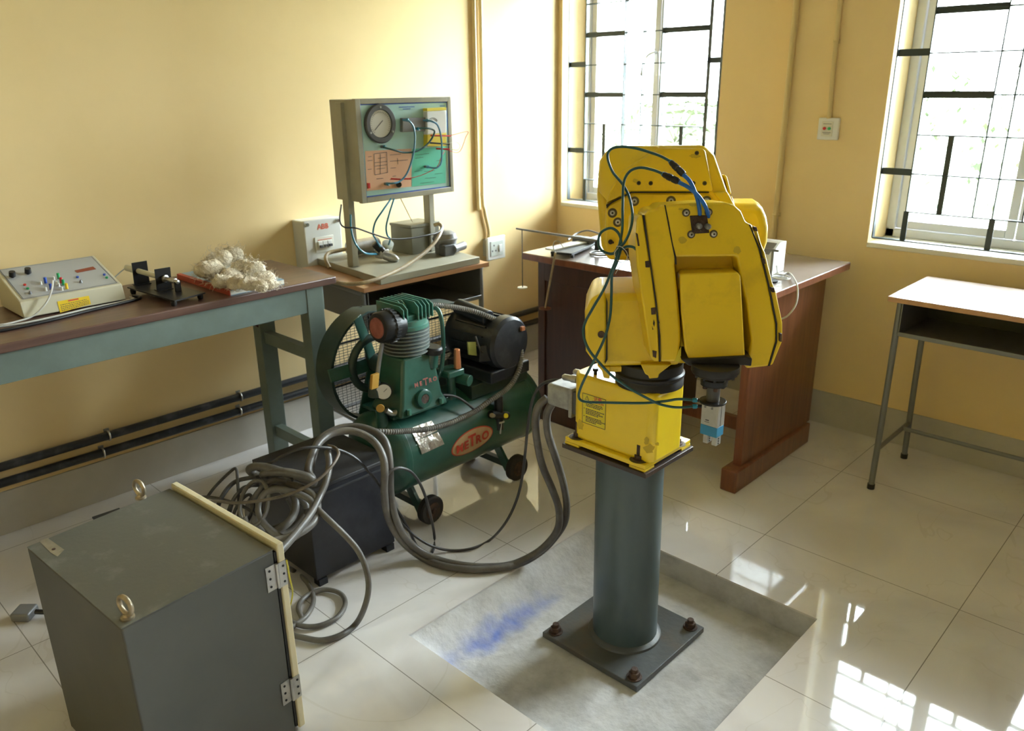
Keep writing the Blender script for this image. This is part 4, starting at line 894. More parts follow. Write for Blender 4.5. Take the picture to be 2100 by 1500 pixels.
MB().prism([(bx0+.03, byE-.116, bz-.116), (bx0+.03, byE-.25, bz-.116), (bx0+.03, byE-.116, bz-.24)], (.03, 0, 0)).build('corner_brace', 'benchbrown', T)

# control unit
u0, u1, w0, w1, zn, zfh, ub = -2.585, -2.80, .632, .925, .872, .937, bz+.004
T = thing('control_unit', 'sloping cream control unit with coloured plugs and yellow warning label on the workbench', 'control unit', (-2.69, .78, bz))
MB().prism([(u0, w0, ub), (u0-.012, w0, zn), (u1, w0, zfh), (u1, w0, ub)], (0, w1-w0, 0)).build('case', 'unitcream', T, bevel=.003)
for x, y in ((u0-.02, w0+.02), (u0-.02, w1-.02), (u1+.02, w0+.02), (u1+.02, w1-.02)): MB().cyl((x, y, bz+.0003), (x, y, ub+.001), .008, n=12).build('rubber_foot', 'black', T)
pn = V((zfh-zn, 0, (u0-.012)-u1)).normalized(); pu = (V((u0-.012, w0, zn)), pn)
def PU(x, y, o=.0005): return onp(x, y, pu, o)
a_, b_ = V((u0-.012, w0, zn)), V((u1, w0, zfh)); sd = (b_-a_).normalized()
def PP(s, t, o=.001): return a_+sd*s+V((0, t, 0))+pn*o
L1 = (b_-a_).length; L2 = w1-w0
MB().faces([PP(.008, .012), PP(.008, L2-.008), PP(L1-.006, L2-.008), PP(L1-.006, .012)], [(0, 1, 2, 3)]).build('panel', 'unitgrey', T)
b = MB()
for q in (((.010, .014), (.0115, L2-.010)), ((L1-.010, .014), (L1-.0085, L2-.010)), ((.010, .014), (L1-.009, .0155)), ((.010, L2-.0115), (L1-.009, L2-.010))):
    (s0, t0), (s1, t1) = q; b.faces([PP(s0, t0, .0014), PP(s0, t1, .0014), PP(s1, t1, .0014), PP(s1, t0, .0014)], [(0, 1, 2, 3)])
b.build('panel_lines', 'darkgrey', T)
MB().prism([PU(153, 556, 0), PU(191, 548, 0), PU(197, 553, 0), PU(158, 560.5, 0)], pn*.002).build('display', 'dispred', T)
for x, y in ((26, 567), (58, 560)): q = PU(x, y+3, 0); MB().lathe(q, pn, [(0, .004), (.006, .004), (.006, .0095), (.021, .0085)], 20).build('control_knob', 'black', T)
for x, y, m in ((51, 586, 'red'), (57, 593.5, 'btngreen'), (159, 570, 'btnblue'), (214, 565, 'btnblue'), (219, 571, 'btngreen')): q = PU(x, y, 0); MB().cyl(q, q+pn*.005, .004, n=12).build('terminal', m, T)
for x, y in ((62, 603), (166, 580)): q = PU(x, y, 0); MB().lathe(q, pn, [(0, .006), (.003, .005), (.010, .002)], 14).build('toggle_switch', 'midgrey', T)
for x, y, m in ((91, 579, 'btnblue'), (118, 570, 'btngreen'), (123.5, 579, 'red'), (128, 583, 'btngreen'), (134.5, 591, 'btnyel'), (102, 592, 'btnblue')):
    q = PU(x-7, y+5, 0); MB().lathe(q, pn, [(0, .004), (.004, .003), (.012, .0025)], 10).build('socket_post', 'whiteplastic', T)
    q2 = q+V((.0, .014, .010)); MB().cyl(q2-V((0, 0, .008)), q2+V((0, 0, .010)), .0044, n=12).build('banana_plug', m, T)
nx = u0-.006
lp = [onx(119, 619.5, u0+.0006), onx(184, 607.5, u0+.0006), onx(187, 624, u0+.0006), onx(123, 641.5, u0+.0006)]
lp = [V((u0-.012*(p.z-ub)/(zn-ub)+.0008, p.y, min(p.z, zn-.004))) for p in lp]
l_ = sq('warning_label', lp, 'btnyel', T)
def LQ(u, v): return (lp[0]*(1-u)+lp[1]*u)*(1-v)+(lp[3]*(1-u)+lp[2]*u)*v+V((.0005, 0, 0))
sq('heading', [LQ(.33, .05), LQ(.66, .05), LQ(.66, .2), LQ(.33, .2)], 'inkred', l_)
b = MB()
for v in (.34, .52, .68, .84):
    u = .06
    while u < .92: wd = rr.uniform(.02, .07); b.faces([LQ(u, v), LQ(u+wd, v), LQ(u+wd, v+.06), LQ(u, v+.06)], [(0, 1, 2, 3)]); u += wd+.02
b.build('printing', 'ink', l_)
T2 = thing('signal_cable', 'thin white cable looping from the control unit panel along its front', 'cable', (-2.56, .75, bz), 'cables round the control unit')
def ub_(x, y, X, zmin): q = onx(x, y, X); q.z = max(q.z, zmin); return q
MB().tube([PU(108, 576, .03), PU(107, 590, .03), ub_(100, 612, u0+.01, bz), ub_(88, 630, u0+.014, bz), ub_(68, 648, u0+.014, bz+.004), ub_(40, 659, u0+.018, bz+.004), (u0+.02, .56, bz+.004), (u0-.05, .54, bz+.004), (u0-.1, .58, bz+.004)], .0028, 8).build('cord', 'wirewhite', T2)
tag(MB().tube([(u0-.02, w1+.02, bz+.003), (u0+.008, w1+.020, bz+.003), (u0+.018, w1-.02, bz+.003), (u0+.022, w1-.12, bz+.003), (u0+.04, .72, bz+.003), (u0+.05, .62, bz+.003), (u0+.03, .52, bz+.003)], .0030, 8).build('signal_cable', 'wirewhite'), 'pale cable lying under the front edge of the control unit', 'cable', 'cables round the control unit')
tag(MB().tube([(u0-.03, w1+.035, bz+.0045), (u0+.020, w1+.035, bz+.0045), (u0+.045, w1-.06, bz+.0045), (u0+.06, .78, bz+.0045), (u0+.085, .66, bz+.0045), (u0+.09, .50, bz+.0045), (u0+.05, .3, bz+.0045)], .0045, 10).build('power_cord', 'black'), 'black power cord on the bench in front of the control unit', 'cable')

# sensor jig
T = thing('sensor_jig', 'black stand with two upright plates holding a pale rod, on the workbench', 'test jig', (-2.53, 1.03, bz))
jz = bz+.018
jb = [onz(*p, jz+.004) for p in ((261, 589), (358, 617), (421, 600), (318, 574))]
MB().prism(jb, (0, 0, -.004)).build('base_plate', 'blackmetal', T)
jc = sum(jb, V())/4
for q in jb: p = q.lerp(jc, .14); MB().lathe((p.x, p.y, bz+.0003), (0, 0, 1), [(0, .007), (.004, .009), (jz-bz-.002, .009)], 16).build('foot', 'black', T)
def upr(pts, zb, th=.003):
    q = onz(*pts[3], zb); X = q.x; f = [onx(x, y, X) for x, y in pts]; f[2].z = f[3].z = zb
    MB().prism(f, (-th, 0, 0)).build('upright_plate', 'blackmetal', T); MB().box((X-.02, min(f[2].y, f[3].y), zb), (X+.012, max(f[2].y, f[3].y), zb+.002)).build('plate_foot', 'blackmetal', T); return X, f
X1, f1 = upr([(270, 540), (301, 535), (307, 579), (276, 586)], jz+.0045)
X2, f2 = upr([(317, 553), (349, 548), (353, 591), (322, 597)], jz+.0045)
ra, rb = onx(284, 556, X1), onx(337, 571, X2); rd = (rb-ra).normalized()
MB().cyl(ra-rd*.012, rb, .0085, n=16).build('sensor_rod', 'unitcream', T)
MB().lathe(ra-rd*.012, -rd, [(0, .0085), (.002, .011), (.05, .011), (.056, .006)], 16).build('rod_handle', 'unitcream', T)
MB().lathe(rb, rd, [(0, .011), (.002, .012), (.008, .012), (.010, .007), (.03, .007), (.031, .009), (.055, .009), (.056, .007), (.068, .0065), (.07, .003)], 20).build('sensor_tip', 'steel', T)
q = onz(366, 598, jz+.0045); MB().box((q.x-.004, q.y-.009, jz+.0045), (q.x+.004, q.y+.009, rb.z-.004)).build('tip_support', 'blackmetal', T)
MB().tube([ra-rd*.066, ra-rd*.09+V((0, -.01, -.02)), ra-rd*.10+V((0, -.04, -.05)), ra-rd*.11+V((0, -.05, -.085))], .002, 8).build('lead', 'wirewhite', T)

# book and cotton waste
k4 = [onz(*p, bz+.018) for p in ((364, 562), (472, 596), (582, 573), (478, 541))]
T = thing('book', 'blue book with red spine lying under the cotton waste on the workbench', 'book', (*(sum(k4, V())/4).xy, bz))
MB().prism([p-V((0, 0, .0023)) for p in k4], (0, 0, -.0127)).build('pages', 'paper', T)
MB().prism(k4, (0, 0, -.0022)).build('cover', 'bookblue', T); MB().prism([V((p.x, p.y, bz+.0025)) for p in k4], (0, 0, -.0022)).build('cover', 'bookblue', T)
e_ = (k4[3]-k4[0]).normalized(); MB().prism([k4[0]-e_*.003, k4[1]-e_*.003, k4[1]+e_*.012, k4[0]+e_*.012], (0, 0, .0006)).build('spine_strip', 'bookred', T)
MB().prism([k4[0]-e_*.003, k4[1]-e_*.003, k4[1]-e_*.0004, k4[0]-e_*.0004], (0, 0, -.0175)).build('spine', 'bookred', T)
rw = random.Random(11); bm = MB()
cl = [((430, 552), .045), ((452, 538), .042), ((478, 530), .036), ((470, 556), .030), ((455, 566), .030), ((485, 568), .030), ((508, 570), .028), ((520, 548), .036), ((540, 560), .030), ((495, 548), .038), ((532, 572), .024), ((552, 568), .022)]
blobs = []
for (x, y), r_ in cl:
    r_ *= .92; q = onz(x, y, bz+.06); q = V((q.x, q.y, bz+.0195+r_*.8+max(0, (555-y))*.0011)); blobs.append((q, r_)); c0 = len(bm.bm.verts); bm.ball(q, r_, (1, 1.25, .8), 20)
from mathutils import noise
bm.bm.verts.ensure_lookup_table()
for v in bm.bm.verts:
    nz = noise.noise_vector(v.co*30)*.010+noise.noise_vector(v.co*120)*.006; v.co += nz; v.co.z = max(v.co.z, bz+.0195)
for q, r_ in blobs:
    for _ in range(85):
        d = V((rw.gauss(0, 1), rw.gauss(0, 1), rw.gauss(.3, 1))).normalized(); p = q+V((d.x, d.y*1.25, d.z*.8))*r_; pts = [p-d*.004]
        for s_ in range(7): d = (d+V((rw.gauss(0, .7), rw.gauss(0, .7), rw.gauss(-.05, .6)))).normalized(); pts.append(pts[-1]+d*.006)
        for p in pts: p.z = max(p.z, bz+.021)
        bm.tube(pts, .00045, 3, 2)
tag(bm.build('cotton_waste', 'wool', angle=80), 'fluffy heap of cream cotton waste on the blue book', 'cotton')

# ================================================================ student desks
def desk(name, label, B, eu, ev, w_, d_, h, topm, shelf, fpos, rpos, sidepanel=False):
    B = V((*B, 0)); eu = V((*eu, 0)).normalized(); ev = V((*ev, 0)).normalized(); Z = V((0, 0, 1))
    c = B+eu*w_/2+ev*d_/2; T = thing(name, label, 'desk', (c.x, c.y, 0))
    P = lambda u, v, z: B+eu*u+ev*v+Z*z
    MB().prism([P(0, 0, h-.018), P(w_, 0, h-.018), P(w_, d_, h-.018), P(0, d_, h-.018)], (0, 0, .0165)).build('desk_edge', 'lightwood', T, bevel=.001)
    MB().prism([P(.0, .0, h-.0015), P(w_, 0, h-.0015), P(w_, d_, h-.0015), P(0, d_, h-.0015)], (0, 0, .0015)).build('desk_top', topm, T)
    a, c_ = .03, w_-.03; f0, f1 = fpos-.012, min(d_-.03, rpos); zt, zb = h-.019, h-shelf
    def slab(us, vs, zs): return MB().prism([P(us[0], vs[0], zs[0]), P(us[1], vs[0], zs[0]), P(us[1], vs[1], zs[0]), P(us[0], vs[1], zs[0])], (0, 0, zs[1]-zs[0]))
    slab((a, c_), (f0, f1), (zb, zb+.003)).build('shelf', 'deskmetal', T); slab((a, c_), (f0-.006, f0), (zb, zb+.016)).build('shelf_lip', 'deskmetal', T, bevel=.002)
    slab((a, c_), (f1-.003, f1), (zb, zt)).build('back_panel', 'deskdark', T)
    slab((a, a+.003), (f0, f1), (zb, zt)).build('side_panel', 'deskmetal', T); slab((c_-.003, c_), (f0, f1), (zb, zt)).build('side_panel', 'deskmetal', T)
    for u in (a-.011, c_+.011):
        fu = fpos; MB().tube([P(u, fu-.012, .012), P(u, fu, h*.5), P(u, fu+.004, zt-.03), P(u, fu+.03, zt-.0115), P(u, rpos-.03, zt-.0115), P(u, rpos, zt-.03), P(u, rpos+.008, h*.5), P(u, rpos+.03, .012)], .011, 12, 5).build('leg_frame', 'deskmetal', T)
        for v in (fu-.012, rpos+.03): MB().cyl(P(u, v, .0005), P(u, v, .02), .0135, n=16).build('foot_cap', 'black', T)
        MB().cyl(P(u, fu-.008, .16), P(u, rpos+.022, .16), .008, n=12).build('side_rail', 'deskmetal', T)
    MB().cyl(P(a-.011, (fpos+rpos)/2+.1, .16), P(c_+.011, (fpos+rpos)/2+.1, .16), .008, n=12).build('foot_rail', 'deskmetal', T)
    return T
B = onz(746, 592, .75); Cc = onz(1003, 538, .75); ev_ = V((-1, .07, 0))
desk('student_desk', 'small desk with orange-brown edge behind the compressor carrying the trainer panel', B.xy, (Cc-B).xy, ev_.xy, (Cc-B).length, .49, .75, 'lightwood', .155, .035, .43)
desk('student_desk', 'small desk with pale shiny top and grey legs under the right window', (-.903, 2.80), (1, .0), (0, 1), .61, .40, .755, 'laminate', .15, .075, .385)

# ================================================================ instrument trainer on the left desk
ty = onz(780, 571, .778); tl = onz(648, 529, .778); trr = onz(984, 527, .778)
T = thing('pressure_trainer', 'instrument trainer with a dial panel, hoses and pump on a tray on the small desk', 'instrument trainer', (-2.6, 2.03, .7505))
tq = [tl, ty, trr, tl+trr-ty]
MB().prism([V((p.x, p.y, .7515)) for p in tq], (0, 0, .0265)).build('tray', 'trainer', T, bevel=.002)
tz_ = .7785
pA = onz(713, 543, tz_); pxx = pA.x
X = -2.53; P4 = [onx(*p, X) for p in ((732, 199), (927, 199), (927, 392), (741, 413))]
y0, y1 = (P4[0].y+P4[3].y)/2, (P4[1].y+P4[2].y)/2; z0, z1 = 1.035, 1.408
for y in (y0-.016, y1-.075):
    MB().box((-2.642, y, tz_), (-2.604, y+.028, z1-.01)).build('post', 'trainer', T, bevel=.002)
PB = MB().box((-2.70, y0, z0), (X-.008, y1, z1)).build('panel_case', 'trainerdark' if 0 else 'trainer', T, bevel=.003)
b = MB(); t_ = .020
for (ya, yb), (za, zb) in (((y0-.003, y0+t_), (z0-.003, z1+.003)), ((y1-t_*.7, y1+.003), (z0-.003, z1+.003)), ((y0+t_, y1-t_*.7), (z1-.016, z1+.003)), ((y0+t_, y1-t_*.7), (z0-.003, z0+.018))): b.box((X-.02, ya, za), (X, yb, zb))
b.build('panel_frame', 'trainer', T, bevel=.002)
XF = X-.006
FP = MB().box((XF-.002, y0+t_, z0+.018), (XF, y1-t_*.7, z1-.016)).build('face_panel', 'panelblue', T)
def FX(x, y, o=.0): return onx(x, y, XF+o)
for ya, yb, za, zb in ((y0+t_, y1-t_*.7, z1-.020, z1-.016), (y0+t_, y1-t_*.7, z0+.018, z0+.022), (y0+t_, y0+t_+.004, z0+.018, z1-.016), (y1-t_*.7-.004, y1-t_*.7, z0+.018, z1-.016)): MB().box((XF, ya, za), (XF+.0006, yb, zb)).build('border_line', 'btnblue', FP)
sq('peach_chart', [FX(*p, .001) for p in ((748.5, 310), (844, 305), (843.5, 383), (752, 392))], 'peach', FP)
sq('green_chart', [FX(*p, .001) for p in ((845, 306), (914.5, 300), (914, 375.5), (845, 383))], 'paperg', FP)
b = MB()
def ln(p, q, w_=.0016): b.bar(FX(*p, .0018), FX(*q, .0018), w_, .0006, (1, 0, 0))
for p, q in (((767, 316), (793, 312)), ((767, 316), (769, 359)), ((793, 312), (795, 354)), ((769, 359), (795, 354)), ((768, 334), (794, 331)), ((768, 341), (794, 338)), ((780, 316), (780, 357)), ((800, 331), (836, 328)), ((775, 325), (790, 323)), ((772, 347), (790, 345)), ((815, 325), (816, 337)), ((755, 322), (762, 321)), ((754, 330), (764, 329)), ((800, 318), (822, 316)), ((801, 345), (812, 344)), ((754, 348), (762, 347)), ((772, 367), (786, 366)), ((805, 362), (812, 361))): ln(p, q)
b.build('chart_drawing', 'ink', FP)
b = MB()
for p, q in (((852, 318), (880, 315)), ((852, 325), (868, 323)), ((895, 330), (908, 328)), ((850, 352), (866, 350)), ((892, 357), (908, 355)), ((862, 376), (890, 373)), ((870, 352), (892, 350)), ((872, 366), (894, 364))): ln(p, q, .0012)
b.build('chart_drawing', 'leaf', FP)
b = MB()
for p, q in (((818, 220), (850, 219)), ((826, 224), (842, 223)), ((902, 217.5), (912, 217.5))): ln(p, q, .0025)
b.build('title_line', 'btnblue', FP)
gc = FX(777, 254, 0)
MB().lathe(gc, (1, 0, 0), [(0, .070), (.012, .072), (.016, .068), (.016, .052), (.012, .050)], 48, cap=False).build('gauge_bezel', 'darkgrey', T)
gg = MB().cyl(gc+V((.001, 0, 0)), gc+V((.009, 0, 0)), .0505, n=40).build('gauge_dial', 'gaugeface', T)
b = MB(); b.bar(gc+V((.0098, -.028, -.022)), gc+V((.0098, .012, .012)), .0022, .001, (1, 0, 0))
for k in range(27): a = math.radians(-135+10*k); e = V((0, math.sin(a), math.cos(a))); b.bar(gc+V((.0098, 0, 0))+e*.040, gc+V((.0098, 0, 0))+e*.045, .0009, .0008, (1, 0, 0))
b.build('needle_and_scale', 'ink', gg)
for a in (PI/2, PI/2+2.1, PI/2-2.1): q = gc+V((.016, .060*math.cos(a), .060*math.sin(a))); MB().cyl(q, q+V((.002, 0, 0)), .004, n=10).build('bezel_screw', 'steel', T)
v4 = [FX(*p, .0) for p in ((820, 242), (867, 241), (867, 269), (820, 271))]; MB().prism(v4, (.018, 0, 0)).build('valve_block', 'midgrey', T, bevel=.002)
mm = [FX(*p, .0) for p in ((867, 228), (907, 226), (907, 272), (868, 276))]; MM = MB().prism(mm, (.026, 0, 0)).build('multimeter', 'whiteplastic', T, bevel=.003)
mm = [FX(*p, .0) for p in ((868, 276), (907, 272), (907, 299), (868, 300))]; MB().prism(mm, (.026, 0, 0)).build('meter_lower', 'yel2', MM, bevel=.002)
mm = [FX(*p, .0) for p in ((867, 222), (907, 220), (907, 226), (867, 228))]; MB().prism(mm, (.026, 0, 0)).build('meter_edge', 'yel2', MM, bevel=.001)
mc = FX(888, 258, .0265); b = MB(); b.torus(mc, (1, 0, 0), .030, .0009, 24, 5, a0=PI*.2, a1=PI*.8); b.torus(mc, (1, 0, 0), .025, .0006, 24, 5, a0=PI*.2, a1=PI*.8); b.build('meter_scale', 'ink', MM)
MB().box((XF, FX(755, 381).y-.005, FX(755, 381).z-.010), (XF+.006, FX(755, 381).y+.006, FX(755, 381).z+.010)).build('rocker_switch', 'red', T, bevel=.001)
MB().cyl(FX(818, 379, 0), FX(818, 379, .018), .011, n=20).build('panel_knob', 'black', T)
for x, y in ((824, 246), (865, 247), (846, 264), (782, 301), (789, 377), (871, 342)):
    q = FX(x, y, 0); q2 = q+V((.028 if y < 270 else .014, 0, 0)); MB().cyl(q, q2, .0055, n=12).build('panel_fitting', 'midgrey', T); MB().cyl(q2, q2+V((.008, .004, 0)), .006, n=12).build('fitting_collar', 'fitteal', T)
def th(pts, o, r=.0036, m='fitblue', nm='panel_hose'):
    n = len(pts); return MB().tube([FX(x, y, .022 if i in (0, n-1) else o) for i, (x, y) in enumerate(pts)], r, 8).build(nm, m, T)
th([(826, 246), (838, 248), (848, 261), (851, 285), (847, 320), (835, 355), (820, 372), (806, 376), (792, 376)], .05)
th([(868, 247), (885, 249), (898, 258), (905, 285), (906, 320), (903, 338), (893, 345), (874, 342)], .05)
th([(848, 264), (870, 263), (886, 265), (891, 272), (880, 292), (858, 309), (830, 313), (805, 307), (786, 302)], .045, m='greenhose')
th([(880, 279), (900, 279), (920, 279), (958, 270), (955, 282), (945, 308), (935, 313), (918, 308), (900, 305)], .05, .0012, 'red', 'test_lead')
th([(895, 296), (914, 295), (935, 291), (944, 300), (938, 308), (925, 306)], .05, .0011, 'wirewhite', 'test_lead')
th([(800, 368), (830, 367), (860, 361), (885, 350), (898, 340), (905, 322), (912, 310)], .035, .0013, 'red', 'test_lead')
for a, c, m in (((884, 278), (924, 279), 'red'), ((895, 305), (922, 306), 'red'), ((882, 293), (922, 296), 'black'), ((802, 367), (822, 368), 'red'), ((825, 367), (843, 367), 'red')):
    MB().cyl(FX(*a, .032), FX(*c, .045), .0035, .0028, n=10).build('probe_clip', m, T)
# things on the tray: box, pump, regulator, cylinder
q = onz(846, 523, tz_); d1, d2 = V((-.21, -.012, 0))*.62, V((0, .155, 0))
bx_ = MB().prism([q, q+d2, q+d2+d1, q+d1], (0, 0, .112)); bx_.build('junction_box', 'boxolive', T, bevel=.002)
MB().prism([q+V((.003, -.003, .112)), q+d2+V((.003, .003, .112)), q+d2+d1+V((-.003, .003, .112)), q+d1+V((-.003, -.003, .112))], (0, 0, .012)).build('box_lid', 'boxolive', T, bevel=.002)
q = onz(920, 520, tz_); q.x -= .02; MB().lathe((q.x, q.y, tz_), (0, 0, 1), [(0, .044), (.03, .044), (.032, .048), (.052, .05), (.06, .054), (.064, .054), (.066, .050), (.085, .046), (.095, .030), (.098, .012)], 36).build('diaphragm_pump', 'midgrey', T)
MB().box((q.x+.02, q.y-.055, tz_+.0003), (q.x+.06, q.y+.0, tz_+.045)).build('pump_terminal', 'darkgrey', T, bevel=.003)
MB().cyl((q.x+.05, q.y-.0, tz_+.022), (q.x+.035, q.y+.075, tz_+.026), .018, n=20).build('pump_motor', 'midgrey', T, bevel=.002)
a, c = onz(722, 512, tz_+.035), onz(768, 505, tz_+.035); c = a+V((-.0, .15, 0)); a += V((-.025, 0, 0)); c += V((-.025, 0, 0))
MB().lathe(a, c-a, [(0, .020), (.004, .033), (.145, .033), (.15, .020)], 32).build('air_cylinder', 'steel', T)
MB().tube([a+V((0, .005, 0)), a+V((0, -.05, 0)), a+V((.0, -.10, -.004)), a+V((.03, -.135, -.02)), a+V((.06, -.14, -.05))], .008, 10).build('inlet_pipe', 'tanpipe', T)
r0 = onz(783, 520, tz_+.03); b = MB(); b.obox(r0, V((.022, 0, 0)), V((0, .022, 0)), V((0, 0, .018))); b.build('regulator_body', 'steel', T, bevel=.004)
MB().lathe(r0+V((.01, -.005, .012)), (-.2, -.7, .8), [(0, .016), (.02, .017), (.045, .015), (.048, .010)], 20).build('regulator_knob', 'blackmetal', T)
MB().lathe(r0+V((.015, .004, -.008)), (.95, .42, -.25), [(0, .017), (.04, .018), (.055, .012), (.062, .006)], 24).build('filter_bowl', 'steel', T)
MB().lathe(r0+V((-.012, .04, .02)), (.5, -.2, .8), [(-.01, .010), (0, .022), (.018, .024), (.020, .018)], 24).build('small_gauge', 'paleface', T)
MB().tube([onx(802, 408, X+.01), onx(785, 432, X+.03), onx(770, 455, X+.03), onx(765, 478, X+.02), onx(770, 490, X+.01), r0+V((0, 0, .02))], .0035, 8).build('supply_hose', 'fitteal', T)
MB().tube([onx(808, 408, X+.01), onx(798, 440, X+.03), onx(792, 465, X+.03), onx(794, 482, X+.02), onx(800, 490, X+.0), r0+V((-.02, .05, .02))], .0035, 8).build('supply_hose', 'fitteal', T)
MB().tube([onx(719, 440, X+.0), onx(720, 470, X+.01), onx(729, 500, X+.02), onx(748, 519, X+.03), r0+V((.0, -.02, 0))], .0038, 8).build('supply_hose', 'fitteal', T)
MB().tube([onx(822, 408, X+.01), onx(832, 428, X), onx(842, 448, X-.03), onx(846, 455, X-.05)], .0018, 6).build('supply_lead', 'tanpipe', T)
MB().tube([onx(700, 420, X+.01), onx(697, 452, X+.03), onx(706, 466, X+.04), onx(730, 468, X+.05), onx(765, 480, X+.06), onx(800, 490, X+.07), onx(840, 489, X+.07), onx(875, 483, X+.07), onx(898, 477, X+.06), onx(907, 466, X+.04)], .0032, 8).build('mains_lead', 'black', T)
fz2 = .7515
MB().tube([onx(890, 462, X-.02), onx(901, 460, X+.0), onx(906, 468, X+.03), onx(898, 488, X+.07), onx(880, 510, X+.09), onx(855, 530, X+.11), onx(828, 548, X+.13), onx(800, 562, X+.15)], .0075, 12).build('outlet_tube', 'tanpipe', T)
MB().tube([onx(800, 562, X+.15), onx(770, 574, X+.165), onx(735, 582, X+.15), onz(705, 582, fz2+.008), onz(670, 576, fz2+.008), onz(640, 562, fz2+.008)], .0075, 12).build('outlet_tube', 'tanpipe', T)

# ================================================================ large brown desk at the corner
T = thing('office_desk', 'large dark brown wooden desk with pale dusty top in the corner behind the robot', 'desk', (-1.78, 2.85, 0))
dx0, dx1, dy0, dy1, dz = -2.345, -1.20, 2.505, 3.22, .765
MB().box((dx0, dy0, dz-.030), (dx1, dy1, dz-.002)).build('top_edge', 'brownwood', T, bevel=.003)
MB().box((dx0+.002, dy0+.002, dz-.002), (dx1-.002, dy1-.002, dz)).build('desk_top', 'desktop', T)
MB().box((-1.283, 2.53, .09), (-1.250, 3.12, dz-.03)).build('end_panel', 'brownwood', T, bevel=.002)
MB().box((-1.300, 2.475, .0005), (-1.235, 3.10, .09)).build('foot_beam', 'brownwood', T, bevel=.005)
MB().box((-2.262, 2.53, .0005), (-1.80, 3.12, dz-.03)).build('drawer_pedestal', 'browndark', T, bevel=.002)
MB().box((-2.262, 2.522, .0005), (-2.225, 2.53, dz-.03)).build('corner_post', 'browndark', T)
MB().box((-2.225, 2.522, dz-.11), (-1.283, 2.545, dz-.03)).build('front_rail', 'browndark', T, bevel=.002)
MB().box((-1.80, 2.80, .10), (-1.283, 2.83, .155)).build('foot_rail', 'brownwood', T, bevel=.003)
T = thing('balance_apparatus', 'flat black apparatus with a long rod and hanging weight pans on the brown desk', 'apparatus', (-2.1, 2.72, dz))
az = dz+.022
aq = [onz(*p, az) for p in ((1129, 516), (1172, 520), (1228, 496), (1190, 488))]
MB().prism(aq, (0, 0, -.010)).build('base_rail', 'black', T, bevel=.001)
ac = sum(aq, V())/4
for p in aq: p = p.lerp(ac, .1); MB().cyl((p.x, p.y, dz+.0003), (p.x, p.y, az-.009), .009, n=12).build('foot', 'black', T)
MB().obox(ac+V((-.03, .09, .012)), V((.05, 0, 0)), V((0, .018, 0)), V((0, 0, .012))).build('pivot_block', 'darkgrey', T, bevel=.002)
MB().obox(ac+V((-.02, -.04, .004)), V((.025, .0, 0)), V((0, .11, 0)), V((0, 0, .0035))).build('scale_plate', 'whiteplastic', T)
rA, rM = V((-2.335, 2.47, .872)), ac+V((0, .06, .04)); 
rA = onx(1058, 469, -2.32); rM = onz(1225, 494, az+.035)
MB().cyl(rA, rM, .0035, .006, n=10).build('beam_rod', 'midgrey', T)
MB().obox(rM-V((0.0, 0, .02)), V((.008, 0, 0)), V((0, .008, 0)), V((0, 0, .02))).build('rod_post', 'black', T)
p = rA.lerp(rM, .075); MB().cyl(p, p-V((0, 0, .25)), .0018, n=8).build('hanger', 'darkgrey', T); MB().cyl(p-V((0, 0, .25)), p-V((0, 0, .254)), .022, n=24).build('weight_pan', 'whiteplastic', T)
q = ony(1139, 518, 2.485); q2 = ony(1118, 632, 2.485); MB().cyl(q, q2, .0045, .004, n=8).build('hanger', 'tanpipe', T); MB().cyl(q2, q2-V((0, 0, .004)), .026, n=20).build('weight_pan', 'brownwood', T)
MB().tube([q, q+V((-.012, .0, .02)), q+V((-.005, .0, .045)), q+V((.012, .01, .045)), q+V((.016, .03, .02))], .002, 6).build('hook', 'steel', T)
# flexible tube and coil near it
tag(MB().tube([onz(1165, 492, dz+.004), onz(1185, 478, dz+.02), onz(1205, 473, dz+.03), onz(1225, 478, dz+.02), onz(1250, 486, dz+.004), onz(1300, 484, dz+.004)], .004, 8).build('rubber_tube', 'midgrey'), 'thin grey tube lying behind the black apparatus on the brown desk', 'tube')
tag(MB().torus(onz(1232, 520, dz+.005), (0, 0, 1), .045, .004, 40, 8).build('cable_coil', 'midgrey'), 'grey cable coil on the brown desk partly behind the robot elbow', 'cable')
# white meter box and clamp stand at the right end
T = thing('meter_box', 'white meter box with sloping grey face at the right end of the brown desk', 'meter', (-1.45, 2.98, dz))
mb0 = onz(1577, 566, dz); 
b = MB(); b.prism([(mb0.x-.13, mb0.y, dz+.001), (mb0.x-.13, mb0.y, dz+.075), (mb0.x-.13, mb0.y+.07, dz+.115), (mb0.x-.13, mb0.y+.12, dz+.115), (mb0.x-.13, mb0.y+.12, dz+.001)], (.13, 0, 0)); b.build('case', 'whiteplastic', T, bevel=.002)
b = MB(); b.prism([(mb0.x-.12, mb0.y+.004, dz+.0782), (mb0.x-.12, mb0.y+.062, dz+.1114), (mb0.x-.01, mb0.y+.062, dz+.1114), (mb0.x-.01, mb0.y+.004, dz+.0782)], (0, -.0012, .0018)); b.build('face', 'midgrey', T)
MB().cyl((mb0.x-.05, mb0.y+.03, dz+.093), (mb0.x-.05, mb0.y+.026, dz+.100), .006, n=12).build('indicator', 'red', T)
T = thing('clamp_stand', 'small dark clamp stand in front of the white meter box', 'stand', (*onz(1579, 578, dz).xy, dz)); q = onz(1579, 578, dz+.001)
MB().cyl(q, q+V((0, 0, .006)), .028, n=24).build('foot', 'blackmetal', T); MB().cyl(q, q+V((0, 0, .12)), .005, n=12).build('rod', 'midgrey', T); MB().cyl(q+V((-.03, 0, .115)), q+V((.022, 0, .115)), .004, n=10).build('crossbar', 'midgrey', T)
cq = [(1592, 540, dz+.02), (1612, 548, dz+.005), (1626, 566, dz+.004)]
